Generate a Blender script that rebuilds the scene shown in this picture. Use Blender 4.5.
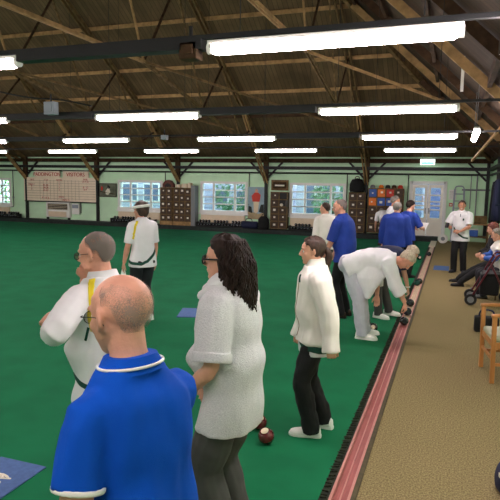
import bpy, bmesh, math, random
from mathutils import Vector, Matrix, noise, Euler
from mathutils.bvhtree import BVHTree
R = math.radians
SC = bpy.context.scene
COL = SC.collection
for o in list(bpy.data.objects):
    bpy.data.objects.remove(o)
random.seed(7)

# ------------------------------------------------------------------ camera
CAM_Z = 2.015
camd = bpy.data.cameras.new('camera')
camd.sensor_width = 36.0
camd.lens = 563.0 / 500.0 * 36.0
camd.clip_start = 0.05
camd.clip_end = 200
cam = bpy.data.objects.new('camera', camd)
COL.objects.link(cam)
_r = Vector((0.94032, 0.33989, 0.01645)); _d = Vector((0.05576, -0.10623, -0.99278)); _f = Vector((-0.33568, 0.93445, -0.11884))
m = Matrix.Identity(4)
for i in range(3):
    m[i][0] = _r[i]; m[i][1] = -_d[i]; m[i][2] = -_f[i]; m[i][3] = (0, 0, CAM_Z)[i]
cam.matrix_world = m
SC.camera = cam

# ------------------------------------------------------------------ world, sun, exposure
W = bpy.data.worlds.new('world'); SC.world = W
W.use_nodes = True
nt = W.node_tree; nt.nodes.clear()
bg = nt.nodes.new('ShaderNodeBackground'); wo = nt.nodes.new('ShaderNodeOutputWorld')
bg.inputs[0].default_value = (.86, .92, 1.0, 1)   # bright overcast sky
nt.links.new(bg.outputs[0], wo.inputs[0])
bg.inputs[1].default_value = 2.3
TUBE_STRENGTH = 18.0
SC.view_settings.view_transform = 'Standard'
SC.view_settings.look = 'None'
SC.view_settings.exposure = 1.62
SC.view_settings.gamma = 1.0

# ------------------------------------------------------------------ helpers: materials
def lin(c):
    return tuple(((v / 255) / 12.92 if v / 255 <= 0.04045 else ((v / 255 + 0.055) / 1.055) ** 2.4) for v in c) + (1,)

def mat(name, rgb, rough=0.7, var=0.0, vscale=8.0, bump=0.0, bscale=60.0, metal=0.0, spec=0.5, rgb2=None, stretch=None, emit=0.0, coat=0.0, sheen=0.0):
    M = bpy.data.materials.new(name); M.use_nodes = True
    nt = M.node_tree; b = nt.nodes['Principled BSDF']
    b.inputs['Base Color'].default_value = lin(rgb)
    b.inputs['Roughness'].default_value = rough
    b.inputs['Metallic'].default_value = metal
    b.inputs['Specular IOR Level'].default_value = spec
    b.inputs['Coat Weight'].default_value = coat
    b.inputs['Sheen Weight'].default_value = sheen
    if emit:
        b.inputs['Emission Color'].default_value = lin(rgb); b.inputs['Emission Strength'].default_value = emit
    tc = None
    if var or bump or rgb2:
        tc = nt.nodes.new('ShaderNodeTexCoord'); mp = nt.nodes.new('ShaderNodeMapping')
        nt.links.new(tc.outputs['Object'], mp.inputs[0])
        if stretch: mp.inputs['Scale'].default_value = stretch
    if var or rgb2:
        n = nt.nodes.new('ShaderNodeTexNoise'); n.inputs['Scale'].default_value = vscale; n.inputs['Detail'].default_value = 5
        nt.links.new(mp.outputs[0], n.inputs[0])
        cr = nt.nodes.new('ShaderNodeValToRGB')
        a = lin(rgb); c2 = lin(rgb2) if rgb2 else tuple(v * (1 - var) for v in a[:3]) + (1,)
        c1 = a if rgb2 else tuple(min(1, v * (1 + var)) for v in a[:3]) + (1,)
        cr.color_ramp.elements[0].position = 0.36; cr.color_ramp.elements[1].position = 0.64
        cr.color_ramp.elements[0].color = c2; cr.color_ramp.elements[1].color = c1
        nt.links.new(n.outputs['Fac'], cr.inputs[0]); nt.links.new(cr.outputs[0], b.inputs['Base Color'])
    if bump:
        n2 = nt.nodes.new('ShaderNodeTexNoise'); n2.inputs['Scale'].default_value = bscale; n2.inputs['Detail'].default_value = 3
        nt.links.new(mp.outputs[0], n2.inputs[0])
        bp = nt.nodes.new('ShaderNodeBump'); bp.inputs['Strength'].default_value = bump; bp.inputs['Distance'].default_value = 0.02
        nt.links.new(n2.outputs['Fac'], bp.inputs['Height']); nt.links.new(bp.outputs[0], b.inputs['Normal'])
    return M

def line_mat(name, rgb, rgbline, axis, period, width=0.08, rough=0.8, var=0.25):
    """boards: thin joint lines repeating along one object axis, tone varying board by board"""
    M = bpy.data.materials.new(name); M.use_nodes = True
    nt = M.node_tree; b = nt.nodes['Principled BSDF']; b.inputs['Roughness'].default_value = rough
    b.inputs['Specular IOR Level'].default_value = 0.2
    tc = nt.nodes.new('ShaderNodeTexCoord'); sp = nt.nodes.new('ShaderNodeSeparateXYZ')
    nt.links.new(tc.outputs['Object'], sp.inputs[0])
    dv = nt.nodes.new('ShaderNodeMath'); dv.operation = 'DIVIDE'; dv.inputs[1].default_value = period
    nt.links.new(sp.outputs[axis], dv.inputs[0])
    fr = nt.nodes.new('ShaderNodeMath'); fr.operation = 'FRACT'; nt.links.new(dv.outputs[0], fr.inputs[0])
    fl = nt.nodes.new('ShaderNodeMath'); fl.operation = 'FLOOR'; nt.links.new(dv.outputs[0], fl.inputs[0])
    wn = nt.nodes.new('ShaderNodeTexWhiteNoise'); wn.noise_dimensions = '1D'; nt.links.new(fl.outputs[0], wn.inputs['W'])
    lt = nt.nodes.new('ShaderNodeMath'); lt.operation = 'LESS_THAN'; lt.inputs[1].default_value = width; nt.links.new(fr.outputs[0], lt.inputs[0])
    a = lin(rgb)
    mx = nt.nodes.new('ShaderNodeMix'); mx.data_type = 'RGBA'
    mx.inputs[6].default_value = tuple(v * (1 - var) for v in a[:3]) + (1,); mx.inputs[7].default_value = tuple(min(1, v * (1 + var)) for v in a[:3]) + (1,)
    nt.links.new(wn.outputs['Value'], mx.inputs[0])
    ns = nt.nodes.new('ShaderNodeTexNoise'); ns.inputs['Scale'].default_value = 1.3; ns.inputs['Detail'].default_value = 6
    nt.links.new(tc.outputs['Object'], ns.inputs[0])
    m1 = nt.nodes.new('ShaderNodeMix'); m1.data_type = 'RGBA'; m1.blend_type = 'MULTIPLY'; m1.inputs[0].default_value = 0.55
    cr = nt.nodes.new('ShaderNodeValToRGB'); cr.color_ramp.elements[0].position = .3; cr.color_ramp.elements[1].position = .65
    cr.color_ramp.elements[0].color = (.3, .3, .3, 1); cr.color_ramp.elements[1].color = (1, 1, 1, 1)
    nt.links.new(ns.outputs['Fac'], cr.inputs[0]); nt.links.new(mx.outputs[2], m1.inputs[6]); nt.links.new(cr.outputs[0], m1.inputs[7])
    m2 = nt.nodes.new('ShaderNodeMix'); m2.data_type = 'RGBA'; m2.inputs[7].default_value = lin(rgbline)
    nt.links.new(lt.outputs[0], m2.inputs[0]); nt.links.new(m1.outputs[2], m2.inputs[6])
    nt.links.new(m2.outputs[2], b.inputs['Base Color'])
    return M

def glass_mat(name, tint=(225, 235, 240), mixf=0.15):
    M = bpy.data.materials.new(name); M.use_nodes = True
    nt = M.node_tree; nt.nodes.clear()
    o = nt.nodes.new('ShaderNodeOutputMaterial'); t = nt.nodes.new('ShaderNodeBsdfTransparent'); g = nt.nodes.new('ShaderNodeBsdfGlossy')
    g.inputs['Roughness'].default_value = 0.05; t.inputs[0].default_value = lin(tint)
    mx = nt.nodes.new('ShaderNodeMixShader'); mx.inputs[0].default_value = mixf
    nt.links.new(t.outputs[0], mx.inputs[1]); nt.links.new(g.outputs[0], mx.inputs[2]); nt.links.new(mx.outputs[0], o.inputs[0])
    return M

def stubble_mat(name, rgb, density=0.5, scale=260):
    M = mat(name, rgb, 0.9)
    nt = M.node_tree; b = nt.nodes['Principled BSDF']; o = [n for n in nt.nodes if n.type == 'OUTPUT_MATERIAL'][0]
    tc = nt.nodes.new('ShaderNodeTexCoord'); n = nt.nodes.new('ShaderNodeTexNoise'); n.inputs['Scale'].default_value = scale; n.inputs['Detail'].default_value = 3
    n3 = nt.nodes.new('ShaderNodeTexNoise'); n3.inputs['Scale'].default_value = 22
    nt.links.new(tc.outputs['Object'], n.inputs[0]); nt.links.new(tc.outputs['Object'], n3.inputs[0])
    ad = nt.nodes.new('ShaderNodeMath'); ad.operation = 'ADD'; nt.links.new(n.outputs['Fac'], ad.inputs[0]); nt.links.new(n3.outputs['Fac'], ad.inputs[1])
    mr = nt.nodes.new('ShaderNodeMapRange'); mr.inputs[1].default_value = 1.0 - density * .5 - .12; mr.inputs[2].default_value = 1.0 - density * .5 + .25
    mr.inputs[3].default_value = 0; mr.inputs[4].default_value = .45 + .4 * min(1, density)
    nt.links.new(ad.outputs[0], mr.inputs[0])
    at = nt.nodes.new('ShaderNodeAttribute'); at.attribute_name = 'growth'; mu = nt.nodes.new('ShaderNodeMath'); mu.operation = 'MULTIPLY'
    nt.links.new(mr.outputs[0], mu.inputs[0]); nt.links.new(at.outputs['Fac'], mu.inputs[1])
    t = nt.nodes.new('ShaderNodeBsdfTransparent'); mx = nt.nodes.new('ShaderNodeMixShader')
    nt.links.new(mu.outputs[0], mx.inputs[0]); nt.links.new(t.outputs[0], mx.inputs[1]); nt.links.new(b.outputs[0], mx.inputs[2]); nt.links.new(mx.outputs[0], o.inputs[0])
    return M

MT = {}
def mk(k, *a, **kw):
    MT[k] = mat(k, *a, **kw); return MT[k]

# ------------------------------------------------------------------ helpers: geometry
class MB:
    """collects shapes of one mesh"""
    def __init__(s): s.v = []; s.f = []; s.mi = []; s.cur = 0
    def ring_faces(s, rings, closed=True, cap=True):
        n = len(rings[0]); base = len(s.v)
        for r in rings: s.v += [Vector(p) for p in r]
        for i in range(len(rings) - 1):
            for j in range(n if closed else n - 1):
                a = base + i * n + j; b = base + i * n + (j + 1) % n
                s.f.append((a, b, b + n, a + n)); s.mi.append(s.cur)
        if cap:
            s.f.append(tuple(base + j for j in reversed(range(n)))); s.mi.append(s.cur)
            e = base + (len(rings) - 1) * n
            s.f.append(tuple(e + j for j in range(n))); s.mi.append(s.cur)
        return s
    def box(s, x0, y0, z0, x1, y1, z1, M=None):
        b = len(s.v)
        P = [(x0, y0, z0), (x1, y0, z0), (x1, y1, z0), (x0, y1, z0), (x0, y0, z1), (x1, y0, z1), (x1, y1, z1), (x0, y1, z1)]
        s.v += [(M @ Vector(p)) if M else Vector(p) for p in P]
        for q in ((0, 3, 2, 1), (4, 5, 6, 7), (0, 1, 5, 4), (1, 2, 6, 5), (2, 3, 7, 6), (3, 0, 4, 7)):
            s.f.append(tuple(b + i for i in q)); s.mi.append(s.cur)
        return s
    def poly(s, pts, thick=None):
        """flat polygon, extruded by the vector thick"""
        b = len(s.v); n = len(pts); pts = [Vector(p) for p in pts]
        s.v += pts
        if thick is None:
            s.f.append(tuple(range(b, b + n))); s.mi.append(s.cur); return s
        t = Vector(thick); s.v += [p + t for p in pts]
        s.f.append(tuple(b + i for i in reversed(range(n)))); s.f.append(tuple(b + n + i for i in range(n))); s.mi += [s.cur] * 2
        for i in range(n):
            j = (i + 1) % n
            s.f.append((b + i, b + j, b + n + j, b + n + i)); s.mi.append(s.cur)
        return s
    def bar(s, a, b, w, h=None, up=(0, 0, 1)):
        """rectangular bar from a to b"""
        a = Vector(a); b = Vector(b); h = h or w
        d = (b - a).normalized(); u = Vector(up)
        if abs(d.dot(u)) > .95: u = Vector((1, 0, 0))
        x = d.cross(u).normalized(); y = x.cross(d)
        rr = []
        for p in (a, b):
            rr.append([p + x * w / 2 * i + y * h / 2 * j for i, j in ((-1, -1), (1, -1), (1, 1), (-1, 1))])
        return s.ring_faces(rr)
    def tube(s, pts, rad, n=10, sub=1, flat=None, up=None):
        """round tube through pts; rad number or list; flat (sx, sy) squashes the section"""
        pts = [Vector(p) for p in pts]
        if not isinstance(rad, (list, tuple)): rad = [rad] * len(pts)
        if sub > 1 and len(pts) > 2:
            P = []; Q = []
            for i in range(len(pts) - 1):
                p0 = pts[max(0, i - 1)]; p1 = pts[i]; p2 = pts[i + 1]; p3 = pts[min(len(pts) - 1, i + 2)]
                for k in range(sub):
                    t = k / sub
                    P.append(0.5 * ((2 * p1) + (p2 - p0) * t + (2 * p0 - 5 * p1 + 4 * p2 - p3) * t * t + (3 * p1 - p0 - 3 * p2 + p3) * t ** 3))
                    Q.append(rad[i] + (rad[i + 1] - rad[i]) * t)
            P.append(pts[-1]); Q.append(rad[-1]); pts, rad = P, Q
        rings = []; x = None
        for i, p in enumerate(pts):
            d = (pts[min(i + 1, len(pts) - 1)] - pts[max(i - 1, 0)]).normalized()
            if x is None:
                u = Vector(up) if up else (Vector((0, 0, 1)) if abs(d.z) < .9 else Vector((0, 1, 0)))
                x = d.cross(u).normalized()
            x = (x - d * x.dot(d)).normalized(); y = d.cross(x)
            fx, fy = flat if flat else (1, 1)
            rings.append([p + x * math.cos(2 * math.pi * k / n) * rad[i] * fx + y * math.sin(2 * math.pi * k / n) * rad[i] * fy for k in range(n)])
        return s.ring_faces(rings)
    def ellips(s, c, r, M=None, nu=16, nv=10):
        c = Vector(c); rings = []
        for i in range(nv + 1):
            t = math.pi * (i + 0.001 if i == 0 else (i - .001 if i == nv else i)) / nv
            rr = []
            for k in range(nu):
                a = 2 * math.pi * k / nu
                p = Vector((r[0] * math.sin(t) * math.cos(a), r[1] * math.sin(t) * math.sin(a), -r[2] * math.cos(t)))
                rr.append(c + (M @ p if M else p))
            rings.append(rr)
        return s.ring_faces(rings)
    def lathe(s, prof, c=(0, 0, 0), n=20, axis='z'):
        c = Vector(c); rings = []
        for r, z in prof:
            rr = []
            for k in range(n):
                a = 2 * math.pi * k / n
                p = Vector((r * math.cos(a), r * math.sin(a), z))
                if axis == 'y': p = Vector((p.x, -p.z, p.y))
                if axis == 'x': p = Vector((p.z, p.x, p.y))
                rr.append(c + p)
            rings.append(rr)
        return s.ring_faces(rings)
    def loftx(s, rings_def, n=24, sub=4):
        """torso style loft: rings (centre, right, fwd, rx, ry) with Catmull-Rom in between"""
        L = rings_def; out = []
        def cr(a, b, c, d, t): return 0.5 * ((2 * b) + (c - a) * t + (2 * a - 5 * b + 4 * c - d) * t * t + (3 * b - a - 3 * c + d) * t ** 3)
        for i in range(len(L) - 1):
            q = [L[max(0, i - 1)], L[i], L[i + 1], L[min(len(L) - 1, i + 2)]]
            for k in range(sub):
                t = k / sub
                out.append([cr(q[0][j], q[1][j], q[2][j], q[3][j], t) for j in range(5)])
        out.append(list(L[-1]))
        rings = []
        for c, r, f, rx, ry in out:
            r = r.normalized(); f = (f - r * f.dot(r)).normalized()
            rr = []
            for k in range(n):
                a = 2 * math.pi * k / n
                ca, sa = math.cos(a), math.sin(a)
                e = 0.85
                rr.append(c + r * rx * math.copysign(abs(ca) ** e, ca) + f * ry * math.copysign(abs(sa) ** e, sa))
            rings.append(rr)
        return s.ring_faces(rings)
    def mesh(s, name):
        me = bpy.data.meshes.new(name)
        me.from_pydata([tuple(v) for v in s.v], [], s.f)
        bm = bmesh.new(); bm.from_mesh(me); bmesh.ops.recalc_face_normals(bm, faces=bm.faces); bm.to_mesh(me); bm.free()
        return me
    def build(s, name, mats, parent=None, smooth=False, bevel=0, bseg=2):
        me = s.mesh(name)
        if not isinstance(mats, (list, tuple)): mats = [mats]
        for m_ in mats: me.materials.append(m_)
        for i, p in enumerate(me.polygons):
            p.material_index = s.mi[i] if len(mats) > 1 else 0
            p.use_smooth = bool(smooth)
        if bevel:
            bm = bmesh.new(); bm.from_mesh(me)
            ed = [e for e in bm.edges if len(e.link_faces) == 2 and e.calc_face_angle(0) > .5]
            bmesh.ops.bevel(bm, geom=ed, offset=bevel, segments=bseg, affect='EDGES', profile=.5, clamp_overlap=True)
            bm.to_mesh(me); bm.free()
        o = bpy.data.objects.new(name, me); COL.objects.link(o)
        if parent: o.parent = parent
        if smooth == 'auto':
            try: me.set_sharp_from_angle(angle=R(35))
            except Exception: pass
        return o

def solid(name, mb, mats, parent, voxel, smooth=3, fold=0.0, ffreq=8.0, fst=(1, 1, .45), assign=None, after=None):
    """overlapping shapes fused into ONE continuous surface"""
    me = mb.mesh(name)
    o = bpy.data.objects.new(name, me); COL.objects.link(o)
    md = o.modifiers.new('r', 'REMESH'); md.mode = 'VOXEL'; md.voxel_size = voxel; md.use_smooth_shade = True
    if smooth:
        ms = o.modifiers.new('s', 'SMOOTH'); ms.iterations = smooth; ms.factor = .5
    dg = bpy.context.evaluated_depsgraph_get()
    me2 = bpy.data.meshes.new_from_object(o.evaluated_get(dg))
    o.modifiers.clear(); o.data = me2; me2.name = name; bpy.data.meshes.remove(me)
    if fold:
        nr = [v.normal.copy() for v in me2.vertices]
        for v, n_ in zip(me2.vertices, nr):
            p = Vector((v.co.x * fst[0], v.co.y * fst[1], v.co.z * fst[2])) * ffreq
            q = noise.noise(p) + .5 * noise.noise(p * 2.3 + Vector((5, 2, 1)))
            v.co += n_ * fold * q
    if after: after(me2)
    if not isinstance(mats, (list, tuple)): mats = [mats]
    me2.materials.clear()
    for m_ in mats: me2.materials.append(m_)
    for p in me2.polygons:
        p.use_smooth = True
        p.material_index = assign(p.center) if assign else 0
    o.parent = parent
    return o

def ribbon(name, body, pts, width, mt, parent, off=.003, steps=6, side=None):
    """a strip laid on the surface of body (same local frame)"""
    me = body.data
    bv = BVHTree.FromPolygons([v.co for v in me.vertices], [tuple(p.vertices) for p in me.polygons])
    P = []
    pts = [Vector(p) for p in pts]
    for i in range(len(pts) - 1):
        for k in range(steps): P.append(pts[i].lerp(pts[i + 1], k / steps))
    P.append(pts[-1])
    S = [bv.find_nearest(p) for p in P]
    top = []; 
    for i in range(len(P)):
        c, n_ = S[i][0], S[i][1]
        d = (S[min(i + 1, len(P) - 1)][0] - S[max(i - 1, 0)][0]).normalized()
        x = d.cross(n_).normalized()
        w = width[0] + (width[1] - width[0]) * i / (len(P) - 1) if isinstance(width, tuple) else width
        rr = []
        for t in (-1, -.5, 0, .5, 1):
            q = c + x * w / 2 * t
            h, n2, _, _ = bv.find_nearest(q)
            rr.append(h + n2 * off)
        top.append((rr, n_))
    mb = MB()
    rings = [rr + [p - n_ * (off + .002) for p in reversed(rr)] for rr, n_ in top]
    mb.ring_faces(rings)
    return mb.build(name, mt, parent, smooth=True)

def tag(o, label=None, cat=None, group=None, kind=None):
    if label: o['label'] = label
    if cat: o['category'] = cat
    if group: o['group'] = group
    if kind: o['kind'] = kind
    return o
def struct(o, label=None, cat=None): 
    o['kind'] = 'structure'
    if label: o['label'] = label
    if cat: o['category'] = cat
    return o
def empty(name, loc=(0, 0, 0), rz=0, label=None, cat=None, group=None):
    o = bpy.data.objects.new(name, None); COL.objects.link(o); o.location = loc; o.rotation_euler = (0, 0, R(rz)); o.empty_display_size = .1
    return tag(o, label, cat, group)
def copy_tree(o, parent=None):
    c = o.copy(); COL.objects.link(c)
    if parent: c.parent = parent
    for ch in list(o.children): copy_tree(ch, c)
    return c
def text_mesh(name, s, size, mt, parent, loc, rot=(90, 0, 0), ext=.004, align='CENTER'):
    cu = bpy.data.curves.new('t', 'FONT'); cu.body = s; cu.size = size; cu.extrude = ext; cu.align_x = align; cu.align_y = 'CENTER'
    o = bpy.data.objects.new('t', cu); COL.objects.link(o)
    me = bpy.data.meshes.new_from_object(o.evaluated_get(bpy.context.evaluated_depsgraph_get()))
    bpy.data.objects.remove(o)
    me.materials.clear(); me.materials.append(mt)
    me.transform(Matrix.Translation(loc) @ Euler((R(rot[0]), R(rot[1]), R(rot[2]))).to_matrix().to_4x4())
    ob = bpy.data.objects.new(name, me); COL.objects.link(ob); ob.parent = parent
    return ob
ORD = ['nearest', 'second', 'third', 'fourth', 'fifth', 'sixth', 'seventh', 'eighth', 'ninth', 'tenth', 'eleventh', 'twelfth']
#PART2
# ------------------------------------------------------------------ materials
mk('green', (20, 110, 70), .95, var=.10, vscale=2.2, bump=.25, bscale=260, spec=.15)
mk('carpet', (168, 152, 110), .95, rgb2=(116, 102, 70), vscale=85, bump=.6, bscale=150, spec=.1)
mk('wallgreen', (208, 244, 208), .75, var=.05, vscale=1.5, spec=.3)
mk('darkmetal', (22, 24, 26), .55, spec=.4)
mk('timber', (112, 90, 58), .75, var=.35, vscale=7, stretch=(1, 1, 1), spec=.25)
mk('timberdark', (66, 48, 32), .8, var=.35, vscale=6, spec=.2)
mk('timberlight', (164, 132, 88), .7, var=.25, vscale=6, spec=.25)
mk('bankdark', (44, 52, 50), .8, var=.2, vscale=9, spec=.3)
mk('edgedark', (18, 24, 18), .9, rgb2=(46, 52, 30), vscale=60, bump=.6, bscale=90)
mk('olive', (74, 66, 42), .85, var=.2, vscale=20)
mk('redboard', (160, 88, 84), .55, var=.14, vscale=9, spec=.3, stretch=(6, .6, 6))
mk('redlip', (196, 136, 126), .5, var=.1, vscale=9, spec=.3)
mk('slat', (216, 196, 164), .55, var=.15, vscale=12)
mk('white', (238, 238, 232), .5)
mk('doorwhite', (246, 240, 226), .5)
mk('boardcream', (242, 224, 202), .6, var=.03, vscale=5)
mk('cream', (228, 210, 182), .6, var=.05, vscale=5)
mk('frame', (236, 236, 232), .45)
mk('black', (16, 16, 18), .6)
mk('blackgloss', (14, 16, 22), .18, spec=.6, coat=.4)
mk('grey', (128, 132, 136), .6)
mk('boxgrey', (150, 160, 172), .5)
mk('brownbox', (70, 50, 34), .65, var=.25, vscale=14)
mk('label', (236, 230, 214), .6)
mk('blue', (46, 92, 178), .6)
mk('orange', (232, 122, 34), .6)
mk('red', (206, 56, 40), .6)
mk('skin', (214, 160, 134), .5, var=.07, vscale=14, bump=.12, bscale=90, spec=.4)
mk('skinred', (218, 158, 134), .5, var=.10, vscale=12, bump=.12, bscale=90, spec=.4)
mk('skintan', (196, 138, 110), .5, var=.08, vscale=12, spec=.4)
mk('lip', (176, 96, 88), .5)
mk('eyewhite', (230, 226, 220), .3)
mk('iris', (50, 40, 34), .2)
mk('polo_blue', (4, 82, 200), .85, var=.06, vscale=5, bump=.25, bscale=420, spec=.2)
mk('jacket_blue', (18, 54, 146), .8, var=.08, vscale=6, bump=.15, bscale=200)
mk('navy', (26, 34, 66), .8)
mk('whitecloth', (234, 234, 238), .85, var=.03, vscale=6, bump=.15, bscale=300)
mk('creamcloth', (238, 234, 226), .85, var=.03, vscale=6, bump=.15, bscale=200)
mk('knit', (234, 234, 238), .9, rgb2=(214, 215, 220), vscale=120, bump=.5, bscale=130, stretch=(1, 1, 2.2))
mk('trblack', (13, 14, 17), .85, var=.15, vscale=8)
mk('trdark', (34, 35, 42), .85, var=.15, vscale=8)
mk('trgrey', (74, 74, 72), .85, var=.12, vscale=8)
mk('trwhite', (196, 196, 208), .85, var=.04, vscale=8)
mk('stripe_yellow', (236, 214, 40), .8)
mk('stripe_green', (10, 70, 58), .8)
mk('pattern', (226, 226, 228), .8, rgb2=(30, 86, 70), vscale=46, stretch=(1, 1, 3))
mk('hairgrey', (128, 122, 114), .75, var=.35, vscale=60, stretch=(1, 1, .3))
mk('hairdark', (36, 23, 17), .6, var=.4, vscale=50, stretch=(1, 1, .25), spec=.25)
mk('hairbrown', (56, 36, 25), .55, var=.4, vscale=60, stretch=(1, 1, .3))
mk('hairred', (96, 42, 30), .6, var=.35, vscale=60, stretch=(1, 1, .3))
mk('hairblond', (186, 172, 150), .7, var=.25, vscale=70, stretch=(1, 1, .3))
MT['stub'] = stubble_mat('stubble_grey', (168, 150, 138), .26)
MT['stubthick'] = stubble_mat('stubble_dense', (122, 117, 112), .85, 200)
MT['glass'] = glass_mat('glass')
MT['lens'] = glass_mat('lens_glass', (240, 240, 240), .12)
tube_m = mat('fluorescent_tube', (255, 237, 238), .4, emit=TUBE_STRENGTH); MT['tube'] = tube_m

# ------------------------------------------------------------------ setting: ground
WALL_Y = 22.0; RX = 1.25; LX = -24.0; NY = -3.0; EAVE = 3.06; RIDGE_Y = 9.5; RIDGE_Z = EAVE + .6 * 12.5; HM = .95; HX = RX - (RIDGE_Z - EAVE) / HM
struct(MB().box(LX, NY, -.30, RX, WALL_Y, -.12).build('floor', MT['olive']))
struct(MB().box(LX + .3, NY + .3, -.12, -.715, 21.2, 0).build('bowling_green', MT['green']), 'flat green carpet bowling surface filling the hall', 'bowling green')
struct(MB().box(-.485, NY, -.12, RX, WALL_Y, 0).build('walkway_carpet', MT['carpet']), 'brown carpeted walkway beside the red ditch', 'carpet')
mb = MB().box(LX, 21.45, -.12, -.485, WALL_Y, .15)
struct(mb.build('end_bank', MT['bankdark'], bevel=.012))
# ditch beside the walkway: fringe, red gutter, olive kerb
mb = MB()
mb.box(-.715, NY, -.12, -.655, 21.2, -.006)
struct(mb.build('trim_1', MT['edgedark']))
mb = MB(); y = NY + .3
while y < 12:
    a_ = random.uniform(-.004, .014); mb.bar((-.725 + a_, y, -.003), (-.668, y + random.uniform(-.01, .03), .002), .008, .012); y += random.uniform(.025, .06)
tag(mb.build('carpet_fringe', MT['edgedark']), 'row of dark tufts along the edge of the green by the ditch', 'fringe', kind='stuff')
d = empty('ditch_gutter', (-.585, 9, -.12), 0, 'long red lacquered gutter running between green and walkway', 'gutter')
def dl(n, mb_, m_, **k):
    for i in range(len(mb_.v)): mb_.v[i] -= Vector((-.585, 9, -.12))
    return mb_.build(n, m_, d, **k)
dl('gutter_bed', MB().box(-.640, NY, -.12, -.532, 21.15, -.03), MT['redboard'])
dl('gutter_lip', MB().box(-.655, NY, -.12, -.636, 21.15, .004), MT['redlip'], bevel=.004)
dl('gutter_lip', MB().box(-.540, NY, -.12, -.520, 21.15, .006), MT['redlip'], bevel=.004)
dl('gutter_ridge', MB().box(-.596, NY, -.05, -.586, 8.2, -.022), MT['redlip'], bevel=.003)
for x0 in (-.634, -.600, -.566):
    dl('slat', MB().box(x0, 8.75, -.05, x0 + .024, 21.0, -.004), MT['slat'])
struct(MB().box(-.520, NY, -.12, -.485, 21.3, .012).build('trim_2', MT['olive'], bevel=.006))
struct(MB().box(-.70, 19.4, -.1, -.50, 21.35, .03).build('trim_3', MT['cream'], bevel=.01), 'pale wooden ditch cover at far end', 'ditch cover')

# ------------------------------------------------------------------ setting: walls
WIN = [(-22.45, -20.35), (-14.20, -12.05), (-10.12, -8.10), (-6.18, -4.03)]
WZ0, WZ1 = .80, 1.97
DX0, DX1, DZ = -1.52, -.33, 2.10
def wall_with_holes(name, holes, x0, x1, z0, z1, y0, y1):
    xs = sorted({x0, x1, *[h[0] for h in holes], *[h[1] for h in holes]}); mb = MB()
    for a, b in zip(xs, xs[1:]):
        c = (a + b) / 2; hh = [h for h in holes if h[0] < c < h[1]]
        if not hh: mb.box(a, y0, z0, b, y1, z1)
        else:
            h = hh[0]
            if h[2] > z0: mb.box(a, y0, z0, b, y1, h[2])
            if h[3] < z1: mb.box(a, y0, h[3], b, y1, z1)
    return mb.build(name, MT['wallgreen'])
struct(wall_with_holes('wall_back', [(a, b, WZ0, WZ1) for a, b in WIN] + [(DX0, DX1, 0, DZ)], LX, RX, -.3, EAVE, WALL_Y, WALL_Y + .2))
struct(MB().box(RX, NY, -.3, RX + .15, WALL_Y + .2, EAVE + .1).build('wall_right', MT['wallgreen']))
struct(MB().poly([(LX, NY, -.3), (LX, WALL_Y, -.3), (LX, WALL_Y, EAVE), (LX, RIDGE_Y, RIDGE_Z), (LX, NY, EAVE)], (-.15, 0, 0)).build('wall_left', MT['wallgreen']))
struct(MB().box(LX, NY - .15, -.3, RX, NY, EAVE).build('wall_near', MT['wallgreen']))
# roof: three boarded slopes
MT['roofx'] = line_mat('roof_boards_x', (106, 88, 62), (62, 52, 38), 0, .14, .09, .8, .16)
MT['roofy'] = line_mat('roof_boards_y', (84, 68, 54), (50, 41, 33), 1, .14, .09, .8, .16)
th = (0, 0, .08)
struct(MB().poly([(LX, WALL_Y + .2, EAVE - .12), (RX, WALL_Y + .2, EAVE - .12), (RX, WALL_Y, EAVE), (HX, RIDGE_Y, RIDGE_Z), (LX, RIDGE_Y, RIDGE_Z), (LX, WALL_Y, EAVE)][2:], th).build('ceiling', MT['roofx']))
struct(MB().poly([(LX, NY, EAVE), (LX, RIDGE_Y, RIDGE_Z), (HX, RIDGE_Y, RIDGE_Z), (RX, NY, EAVE)], th).build('ceiling', MT['roofx']))
struct(MB().poly([(RX, NY, EAVE), (HX, RIDGE_Y, RIDGE_Z), (RX, WALL_Y, EAVE)], th).build('ceiling', MT['roofy']))

def back_z(y): return EAVE + .6 * (WALL_Y - y)
def hip_z(x): return EAVE + HM * (RX - x)
def hip_x(z): return RX - (z - EAVE) / HM
# purlins
for y in (20.6, 19.6, 18.5, 17.33, 15.68, 14.1, 12.6, 11.1):
    z = back_z(y)
    struct(MB().bar((LX, y, z - .10), (hip_x(z) - .02, y, z - .10), .05, .11).build('purlin', MT['timberlight'] if y in (15.68, 17.33, 18.5) else MT['timberdark']))
for x in (.45, -.55, -1.6, -2.7, -4.0, -5.2):
    z = hip_z(x); yb = WALL_Y - (z - EAVE) / .6; yn = NY + (z - EAVE) / .6
    struct(MB().bar((x, yn, z - .10), (x, yb, z - .10), .07, .16).build('purlin', MT['timberdark']))
# hip rafter
a = Vector((RX - .1, WALL_Y - .12, EAVE - .05)); b = Vector((HX, RIDGE_Y, RIDGE_Z - .18))
struct(MB().bar(a, b, .12, .24).build('hip_rafter', MT['timber']))
for y in (10.4, 12.9, 15.3, 17.9, 20.0, 7.9):
    zt = min(back_z(y), RIDGE_Z) - .2; zt = zt if y > RIDGE_Y else EAVE + .6 * (y - NY)
    xt = hip_x(zt)
    mm = MT['timberlight'] if y in (10.4, 15.3) else MT['timberdark']
    struct(MB().bar((RX - .02, y, EAVE - .12), (xt, y, zt - .22), .08, .16).build('jack_rafter', mm))
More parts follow.
